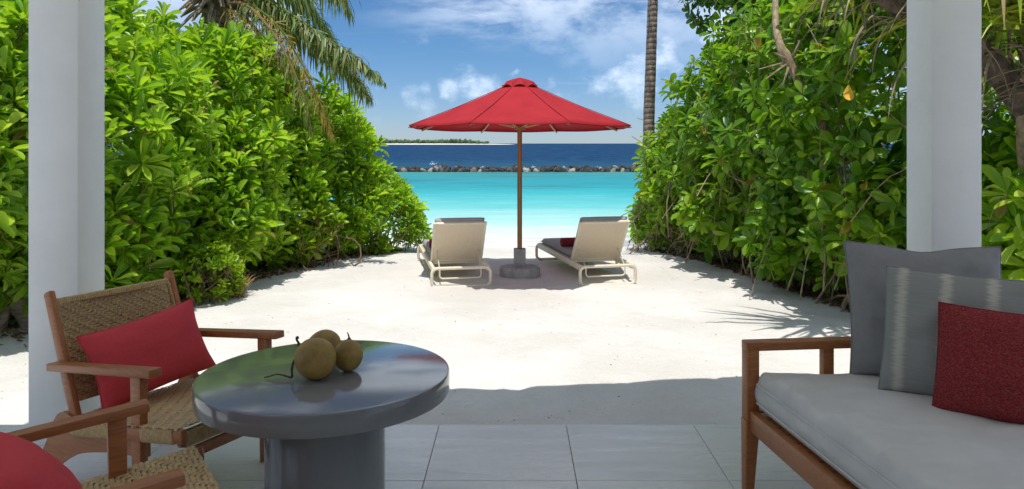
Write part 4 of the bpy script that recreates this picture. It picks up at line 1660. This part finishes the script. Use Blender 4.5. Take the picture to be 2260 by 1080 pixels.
tree_sh = Shrub('broadleaf_tree', 'tall broadleaf tree with a dark trunk rising above the right hedge', None, (3.9, 11.2),
                [((3.6, 11.0, 4.55), (1.5, 1.4, 1.35)), ((3.05, 10.9, 3.45), (.62, .6, .5)), ((4.6, 10.4, 4.3), (1.6, 1.5, 1.6))], M['leaf_tree'], M['bark'], BROAD, .12, .5, 10, 22, .3, .3, 2.0, .6, (28, 118), 0, cat='tree', gap=.12)

allL = [(s.lobes, s.group) for s in SHRUBS]
for i, s in enumerate(SHRUBS):
    nb = []
    for j, (lb, g) in enumerate(allL):
        if j != i and SHRUBS[j].L >= .11 and SHRUBS[j].cat == 'shrub' and s.cat == 'shrub' and s.L >= .11:
            nb += lb
    grow(s, nb)

# which leaves show largest from the photograph's viewpoint: those become parts of their own
arr = [s.leaves.arrays() for s in SHRUBS]
sid = np.concatenate([np.full(len(a[4]), i) for i, a in enumerate(arr)])
lid = np.concatenate([np.arange(len(a[4])) for a in arr])
Pp = np.concatenate([a[0] for a in arr])
Dd = np.concatenate([a[1] for a in arr])
Xx = np.concatenate([a[3] for a in arr])
Ll = np.concatenate([a[4] for a in arr])
Ww = np.concatenate([a[5] for a in arr])
cells, cdep, cown = [], [], []
for t in (.35, .6, .85):
    for sx_ in (-.3, 0, .3):
        q = Pp + Dd * (Ll * t)[:, None] + Xx * (Ww * sx_)[:, None]
        dep = np.maximum(q[:, 1], .3)
        px = CX + q[:, 0] * F / dep
        py = CY + (EYE - q[:, 2]) * F / dep
        ok = (px > 0) & (px < 2260) & (py > 0) & (py < 1080)
        cells.append((np.floor(px / 5).astype(int) * 1000 + np.floor(py / 5).astype(int))[ok])
        cdep.append(dep[ok])
        cown.append(np.nonzero(ok)[0])
cells, cdep, cown = np.concatenate(cells), np.concatenate(cdep), np.concatenate(cown)
o_ = np.lexsort((cdep, cells))
cells, cown = cells[o_], cown[o_]
first = np.concatenate([[True], cells[1:] != cells[:-1]])
score = np.bincount(cown[first], minlength=len(Pp))
n_leaf_parts = 0
for i, s in enumerate(SHRUBS):
    p, d, n, x, L, W, k = arr[i]
    sc = score[sid == i]
    root = thing(s.name, s.label, s.cat, (s.base[0], s.base[1], gz(*s.base)), 0, s.group)
    base = np.array(root.location)
    big = np.argsort(-sc)[:290]
    big = big[sc[big] >= 3]
    single = np.zeros(len(L), bool)
    single[big] = True
    n_leaf_parts += len(big)
    Vs, Fs, off = [], [], 0
    for v in range(3):
        TV, TF = s.tmpl[v]
        sel = (k == v) & ~single
        if not sel.any():
            continue
        A = x[sel][:, None, :] * (TV[:, 0][None, :, None] * W[sel][:, None, None]) + d[sel][:, None, :] * (TV[:, 1][None, :, None] * L[sel][:, None, None]) + n[sel][:, None, :] * (TV[:, 2][None, :, None] * L[sel][:, None, None])
        A = A + p[sel][:, None, :] - base
        N = sel.sum()
        Vs.append(A.reshape(-1, 3))
        Fs.append((TF[None] + (np.arange(N) * len(TV))[:, None, None] + off).reshape(-1, 4))
        off += N * len(TV)
    if Vs:
        link('foliage', mesh_np('foliage', np.concatenate(Vs), np.concatenate(Fs), s.mat, True), root, 'stuff')
    tm = [mesh_np('leaf', s.tmpl[v][0], s.tmpl[v][1], s.mat, True) for v in range(3)]
    for q in np.nonzero(single)[0]:
        o = bpy.data.objects.new('leaf', tm[k[q]])
        COL.objects.link(o)
        o.parent = root
        o.matrix_local = Matrix(((x[q][0] * W[q], d[q][0] * L[q], n[q][0] * L[q], p[q][0] - base[0]), (x[q][1] * W[q], d[q][1] * L[q], n[q][1] * L[q], p[q][1] - base[1]),
                                 (x[q][2] * W[q], d[q][2] * L[q], n[q][2] * L[q], p[q][2] - base[2]), (0, 0, 0, 1)))
    s.root = root
    k0 = len(COL.objects)
    shrub_stems(s, root)
    for ch in root.children:
        if ch.name.split('.')[0] in ('stem', 'twig'):
            ch.location = -Vector(base)
            if ch.name.split('.')[0] == 'twig':
                ch['kind'] = 'stuff'
print('leaves', len(Pp), 'leaf parts', n_leaf_parts)

# the tree's trunk and its dark forked limbs
tr = tree_sh.root
b0 = Vector(tr.location)
m = MB()
m.tube(curve_pts([(3.95, 11.2, -.3), (3.9, 11.15, 1.2), (3.72, 11.1, 2.4), (3.55, 11.05, 3.3), (3.5, 11.0, 4.4)], 20), [.13 - .0035 * i for i in range(21)], 10)
m.build('trunk', M['bark'], tr).location = -b0
m = MB()
m.tube(curve_pts([(3.72, 11.1, 2.4), (3.95, 10.9, 3.1), (4.3, 10.7, 4.2)], 10), [.075 - .004 * i for i in range(11)], 8)
m.build('limb', M['bark'], tr).location = -b0
m = MB()
m.tube(curve_pts([(3.6, 11.05, 3.0), (3.25, 10.95, 3.4), (2.85, 10.9, 3.55)], 10), [.04 - .0025 * i for i in range(11)], 8)
m.build('limb', M['bark'], tr).location = -b0
# the grey broken limb that slants across the right hedge
rt = SHRUBS[11].root
b0 = Vector(rt.location)
m = MB()
m.tube(curve_pts([P(1830, 300, 7.7), P(1790, 235, 7.45), P(1758, 170, 7.35), P(1738, 130, 7.35), P(1722, 100, 7.4), P(1712, 50, 7.6), P(1712, -40, 7.9)], 30),
       [.042 - .0001 * i + .012 * math.exp(-((i - 16) / 2.5) ** 2) - .00075 * max(0, i - 16) for i in range(31)], 9)
for (dx, dy, l) in ((-70, 18, 1), (-55, 40, 1), (-20, 60, .9), (12, 55, .8), (20, -45, 1), (-40, -20, .9)):
    m.tube(curve_pts([P(1745, 135, 7.35), P(1745 + dx * .5, 135 + dy * .5, 7.3), P(1745 + dx * l, 135 + dy * l, 7.3)], 6), [.016, .014, .012, .01, .009, .007, .006], 6)
m.build('broken_limb', M['stem_pale'], rt).location = -b0
# a single yellow leaf hanging in the right hedge
TV, TF = BROAD[1]
o = link('leaf', mesh_np('leaf', TV * np.array([.085, .12, .12]), TF, simple('yellow_leaf', (0.75, 0.42, 0.03), .6, .2, 20), True), SHRUBS[10].root, label='single yellow leaf')
yl = P(1873, 188, 6.1)
o.matrix_local = Matrix.Translation(yl - Vector(SHRUBS[10].root.location)) @ Matrix.Rotation(R(-82), 4, 'X')

# ------------------------------------------------------------------ palms
def frond(ctrl, parent, mat, leaflet=.55, n=46, hang=.75, lean=.45, width=.028, rach=.018, seed=0):
    """rachis along a curve with two rows of narrow hanging leaflets"""
    ctrl = [Vector(c) for c in ctrl]
    pts = curve_pts(ctrl, 40)
    base = Vector(parent.location)
    m = MB()
    for side in (-1, 1):
        for i in range(n):
            t = .16 + .84 * (i + .5 * rng.random()) / n
            f = t * 40
            a = pts[min(39, int(f))].lerp(pts[min(40, int(f) + 1)], f - int(f))
            tan = (pts[min(40, int(f) + 1)] - pts[max(0, int(f) - 1)]).normalized()
            sidev = tan.cross(Vector((0, 0, 1)))
            sidev = sidev.normalized() if sidev.length > .05 else Vector((1, 0, 0))
            L = leaflet * (math.sin(math.pi * min(1, .18 + t * .78)) ** .6) * (.6 + .6 * rng.random())
            d0 = (sidev * side * (1 - hang * .5) + tan * lean + Vector((0, 0, -hang * .25)) + Vector(rng.normal(size=3)) * .24).normalized()
            d1 = (d0 * .7 + Vector((0, 0, -hang)) + Vector(rng.normal(size=3)) * .16).normalized()
            d2 = (d1 * .6 + Vector((0, 0, -hang * .8))).normalized()
            w = width * (.7 + .5 * rng.random())
            ac = tan * w * .5
            p1, p2, p3 = a + d0 * L * .35, a + d0 * L * .35 + d1 * L * .35, a + d0 * L * .35 + d1 * L * .35 + d2 * L * .3
            k = len(m.v)
            m.v += [a - ac * .5, a + ac * .5, p1 - ac, p1 + ac, p2 - ac * .75, p2 + ac * .75, p3]
            m.f += [(k, k + 1, k + 3, k + 2), (k + 2, k + 3, k + 5, k + 4), (k + 4, k + 5, k + 6)]
    m.v = [v - base for v in m.v]
    fo = m.build('frond', mat, parent, False)
    r = MB().tube([p - base for p in pts], [max(.003, rach * (1.35 - 1.25 * i / 40)) for i in range(41)], 6)
    r.build('rachis', M['frond_yellow'] if rng.random() < .6 else M['frond'], fo)
    return fo


pc = P(480, 12, 10.4)
pl = thing('coconut_palm', 'coconut palm behind the left hedge with fronds drooping towards the sea', 'palm tree', (pc.x - .5, 10.9, gz(pc.x - .5, 10.9)), 0)
b0 = Vector(pl.location)
m = MB()
m.tube([p - b0 for p in curve_pts([(b0.x, b0.y, b0.z - .1), (b0.x + .05, b0.y - .1, 1.5), (pc.x - .15, 10.55, 2.7), (pc.x, 10.4, pc.z + .1)], 24)], [.16 - .002 * i for i in range(25)], 12)
m.build('trunk', M['palm_bark'], pl)


def C(*a):
    return [pc] + [P(*q) for q in a]


frond(C((560, -5, 10.2), (640, 30, 10.0), (720, 85, 9.8), (785, 125, 9.7), (845, 178, 9.6)), pl, M['frond'], .44, 140, .95, .55)
frond(C((575, 5, 10.3), (655, 45, 10.2), (730, 105, 10.0), (780, 160, 9.9), (815, 215, 9.8)), pl, M['frond'], .56, 150, .95, .55)
frond(C((545, 10, 10.0), (610, 55, 9.7), (660, 130, 9.5), (700, 215, 9.4), (735, 300, 9.4)), pl, M['frond_yellow'], .42, 100, 1.0, .6)
frond(C((540, 10, 9.9), (600, 70, 9.5), (645, 150, 9.3), (675, 230, 9.2), (690, 300, 9.2)), pl, M['frond'], .42, 80, 1.0, .6)
frond(C((560, 0, 10.5), (630, 40, 10.6), (700, 95, 10.7), (760, 150, 10.8), (805, 195, 10.9)), pl, M['frond'], .58, 150, .9, .6)
frond(C((540, -50, 10.3), (610, -70, 10.2), (680, -65, 10.1), (740, -30, 10.0), (775, 30, 10.0)), pl, M['frond'], .62, 140, .95, .35)
frond(C((560, -20, 10.8), (660, -10, 11.1), (720, 60, 11.3), (770, 150, 11.4)), pl, M['frond'], .58, 150, .9, .5)
frond(C((520, 30, 10.0), (560, 60, 9.8), (610, 110, 9.6), (640, 160, 9.6)), pl, M['frond_yellow'], .42, 90, .9, .5)
frond(C((400, -80, 10.0), (300, -90, 9.7), (210, -20, 9.5), (160, 70, 9.5)), pl, M['frond'], .6, 46, .9, .4)
frond(C((430, -100, 10.6), (380, -190, 10.9), (260, -210, 11.3), (150, -150, 11.6)), pl, M['frond'], .6, 46, .8, .4)
frond(C((500, -120, 10.6), (560, -220, 10.9), (650, -260, 11.2), (760, -230, 11.6)), pl, M['frond'], .6, 46, .8, .4)
frond(C((480, -120, 10.0), (470, -230, 9.5), (440, -290, 8.9), (400, -260, 8.3)), pl, M['frond'], .6, 46, .8, .4)
frond(C((470, -100, 10.9), (490, -180, 11.6), (520, -190, 12.3), (560, -120, 13.0)), pl, M['frond'], .6, 46, .8, .4)
# old leaf bases and dead sheaths round the crown
m = MB()
for i in range(60):
    a = rng.random() * 6.28
    l = .22 + .32 * rng.random()
    d = Vector((math.cos(a), math.sin(a), -.15 + .5 * rng.random())).normalized()
    s = pc + Vector((0, 0, -.15 + .25 * rng.random()))
    m.tube([p - b0 for p in curve_pts([s, s + d * l * .5 + Vector((0, 0, .05)), s + d * l + Vector((0, 0, -.10 - .15 * rng.random()))], 6)], [.04, .038, .034, .03, .026, .02, .012], 6)
m.build('leaf_base', M['strap_dead'], pl)
m = MB()
for i in range(9):
    a = -1.6 + 3.0 * rng.random()
    l = .5 + .5 * rng.random()
    d = Vector((math.sin(a), -.5, .15)).normalized()
    m.tube([p - b0 for p in curve_pts([pc + d * .08, pc + d * l * .5 + Vector((0, 0, .10)), pc + d * l + Vector((0, 0, .0))], 6)], [.03, .03, .027, .025, .022, .02, .016], 6)
m.build('petiole', M['frond_yellow'], pl)

# the slender palm trunk at the seaward end of the right hedge
pb_ = P(1448, 500, 12.0)
pb_.z = gz(pb_.x, pb_.y)
pt = thing('coconut_palm', 'slender ringed palm trunk rising out of the end of the right hedge', 'palm tree', tuple(pb_), 0)
b0 = Vector(pt.location)
cp = curve_pts([pb_ - Vector((0, 0, .2)), P(1440, 420, 12.0), P(1432, 300, 12.0), P(1436, 150, 12.0), P(1441, 0, 12.0), P(1450, -200, 12.05), P(1470, -420, 12.1)], 48)
ph = MB()
ph.tube([p - b0 for p in cp], [.100 - .0007 * i + .0035 * (i % 2) for i in range(49)], 14)
ph.build('trunk', M['palm_bark'], pt)
top = cp[-1]
for k in range(13):
    a = 2 * math.pi * k / 13 + .2 * rng.normal()
    e = .2 + .8 * rng.random()
    d = Vector((math.cos(a), math.sin(a), 0))
    frond([top, top + d * .6 + Vector((0, 0, .45 * e)), top + d * 1.4 + Vector((0, 0, .5 * e)), top + d * 2.1 + Vector((0, 0, .1 - .4 * (1 - e))), top + d * 2.5 + Vector((0, 0, -.5))], pt, M['frond'], .6, 36, .7, .4)

# ------------------------------------------------------------------ screw pine with hanging strap leaves over the right hedge
sp = thing('screw_pine', 'screw pine with long yellow green strap leaves hanging above the right hedge', 'tree', (4.2, 5.95, gz(4.2, 5.95)), 0)
b0 = Vector(sp.location)
m = MB()
m.tube([p - b0 for p in curve_pts([(4.2, 5.95, -.3), (4.12, 5.92, .7), (3.98, 5.9, 1.4), (3.98, 5.85, 2.2), (4.1, 5.7, 3.0)], 20)], [.10 - .002 * i for i in range(21)], 10)
m.build('trunk', M['stem_pale'], sp)
m = MB()
m.tube([p - b0 for p in curve_pts([(3.98, 5.9, 1.7), (3.6, 5.95, 2.2), (3.1, 6.0, 2.48), (2.72, 6.05, 2.78)], 16)], [.10 - .002 * i + .006 * (i % 2) for i in range(17)], 9)
m.build('limb', M['bark'], sp)
strap_tmpl = None


def strap(m, c, d, L, w, sag):
    k = len(m.v)
    n_ = 9
    d = d.normalized()
    p = Vector(c)
    for i in range(n_ + 1):
        t = i / n_
        side = d.cross(Vector((0, 0, 1)))
        side = side.normalized() if side.length > .08 else Vector((1, 0, 0))
        nn = side.cross(d)
        ww = w * (1 - t ** 2.2) * .5 + .0015
        m.v += [p - side * ww + nn * ww * .5, p.copy(), p + side * ww + nn * ww * .5]
        p = p + d * (L / n_)
        d = (d + Vector((0, 0, -sag * (.25 + t)))).normalized()
    for i in range(n_):
        a = k + i * 3
        m.f += [(a, a + 1, a + 4, a + 3), (a + 1, a + 2, a + 5, a + 4)]


for (c, nl_, ztilt) in (((2.66, 6.05, 2.82), 46, .15), ((3.05, 5.9, 2.72), 36, .1), ((3.66, 5.55, 2.45), 60, .05), ((3.95, 5.5, 2.75), 34, .2), ((3.4, 6.2, 3.0), 30, .3), ((4.1, 5.7, 2.2), 26, .1)):
    c = Vector(c)
    nsolo = 14
    for i in range(nl_):
        a = i * 2.4 + rng.normal() * .2
        d = Vector((math.cos(a), math.sin(a), ztilt + .7 * rng.random()))
        m = MB()
        strap(m, c - b0 + Vector(rng.normal(size=3)) * .05, d, .7 + .55 * rng.random(), .042 + .018 * rng.random(), .20 + .24 * rng.random())
        m.build('strap_leaf', M['strap'], sp)
# dead leaves hanging in a skirt under the heads
m = MB()
for i in range(110):
    c = random.choice([Vector((2.75, 6.05, 2.7)), Vector((3.1, 5.95, 2.45)), Vector((3.6, 5.85, 2.2)), Vector((3.8, 5.7, 2.25)), Vector((3.95, 5.75, 1.9)), Vector((3.3, 5.95, 2.4))])
    a = rng.random() * 6.28
    d = Vector((math.cos(a), math.sin(a), -.1))
    strap(m, c - b0 + Vector(rng.normal(size=3)) * .10, d, .4 + .6 * rng.random(), .022, .5)
m.build('dead_leaves', M['strap_dead'], sp, True, 'stuff')

# ------------------------------------------------------------------ gnarled driftwood roots left of the column
dr = thing('tree_stump', 'gnarled pale roots of an old stump on the sand left of the column', 'stump', (-4.55, 6.75, gz(-4.55, 6.75)), 0)
b0 = Vector(dr.location)


def gnarl(pts, r0, r1, name):
    pts = curve_pts(pts, 22)
    m = MB().tube(pts, [r0 + (r1 - r0) * i / 22 for i in range(23)], 12)
    for i, v in enumerate(m.v):
        nn = mnoise.noise(v * 7) * .035 + mnoise.noise(v * 17) * .014
        c = pts[min(22, i // 12)]
        m.v[i] = v + (v - c).normalized() * nn if (v - c).length > 1e-5 else v
    m.build(name, M['driftwood'], dr)


gnarl([(-.35, .1, .75), (-.1, -.05, .62), (.12, -.1, .40), (.3, -.12, .1), (.45, -.15, -.08)], .15, .09, 'trunk')
gnarl([(-.3, 0, .45), (.0, -.15, .35), (.15, -.2, .15), (.12, -.3, -.06)], .09, .05, 'root')
gnarl([(-.1, -.05, .6), (.2, .0, .52), (.4, .02, .3), (.65, 0, -.05)], .08, .05, 'root')
gnarl([(-.4, -.1, .4), (-.3, -.3, .2), (-.2, -.45, -.05)], .09, .05, 'root')
gnarl([(.3, .05, .35), (.1, .12, .55), (.0, .15, .95), (-.1, .15, 1.3)], .05, .025, 'branch')

# ------------------------------------------------------------------ litter under the hedges, specks on the sand
def flakes(name, n_, sampler, size, mat):
    V, Fc, k = [], [], 0
    for i in range(n_):
        x, y = sampler()
        z = gz(x, y)
        s = size * (.5 + rng.random())
        a = rng.random() * 6.28
        ca, sa = math.cos(a), math.sin(a)
        th, ph_ = rng.normal() * .35, rng.normal() * .35
        for (u, v, w) in ((-1, 0, 0), (-.1, -.42, .12), (1, 0, .05), (-.1, .42, .12)):
            xx, yy = u * ca - v * sa, u * sa + v * ca
            V.append((x + xx * s, y + yy * s, z + .004 + (w + xx * th + yy * ph_) * s + abs(th) * s * .5))
        Fc.append((k, k + 1, k + 2, k + 3))
        k += 4
    return link(name, mesh_np(name, np.array(V), np.array(Fc), mat), kind='stuff')


def right_base():
    t = rng.random()
    y = 6.3 + t * 5.6
    x = 3.35 - (y - 7.2) * .215 + abs(rng.normal()) * .45 - .12 * rng.random() - .05
    return x, y


def left_base():
    t = rng.random()
    y = 6.6 + t * 5.6
    x = -3.45 + (y - 7.7) * .36 - abs(rng.normal()) * .40 + .10 * rng.random()
    return x, y


flakes('leaf_litter', 5200, right_base, .034, M['litter'])
flakes('leaf_litter', 2600, left_base, .032, M['litter'])
flakes('leaf_litter', 500, lambda: (-4.6 + rng.normal() * .4, 6.4 + rng.normal() * .25), .032, M['litter'])


def specks():
    y = 4.1 + 7.5 * rng.random() ** 1.4
    return (rng.random() - .5) * 8.5, y


V, Fc, k = [], [], 0
for i in range(1500):
    x, y = specks()
    s = .0016 + .0045 * rng.random() ** 4
    A = ICO_V * s * np.array([1.4, 1.1, .7]) + np.array([x, y, gz(x, y) + s * .3])
    V.append(A)
    Fc.append(ICO_F + k)
    k += len(A)
link('sand_debris', mesh_np('sand_debris', np.concatenate(V), np.concatenate(Fc), M['speck']), kind='stuff')

# tuft of dry grass at the foot of the small lime shrub
dg = thing('dry_grass_tuft', 'tuft of dry yellow grass at the foot of the small lime green shrub', 'grass tuft', (-2.93, 7.95, gz(-2.93, 7.95)))
m = MB()
for i in range(90):
    a = rng.random() * 6.28
    strap(m, Vector(rng.normal(size=3)) * .05 * Vector((1, 1, 0)) + Vector((0, 0, .0)), Vector((math.cos(a) * .5, math.sin(a) * .5, 1.0)), .18 + .12 * rng.random(), .008, .18)
m.build('blades', simple('dry_grass', (0.48, 0.34, 0.11), .8, .3, 20), dg, True, 'stuff')
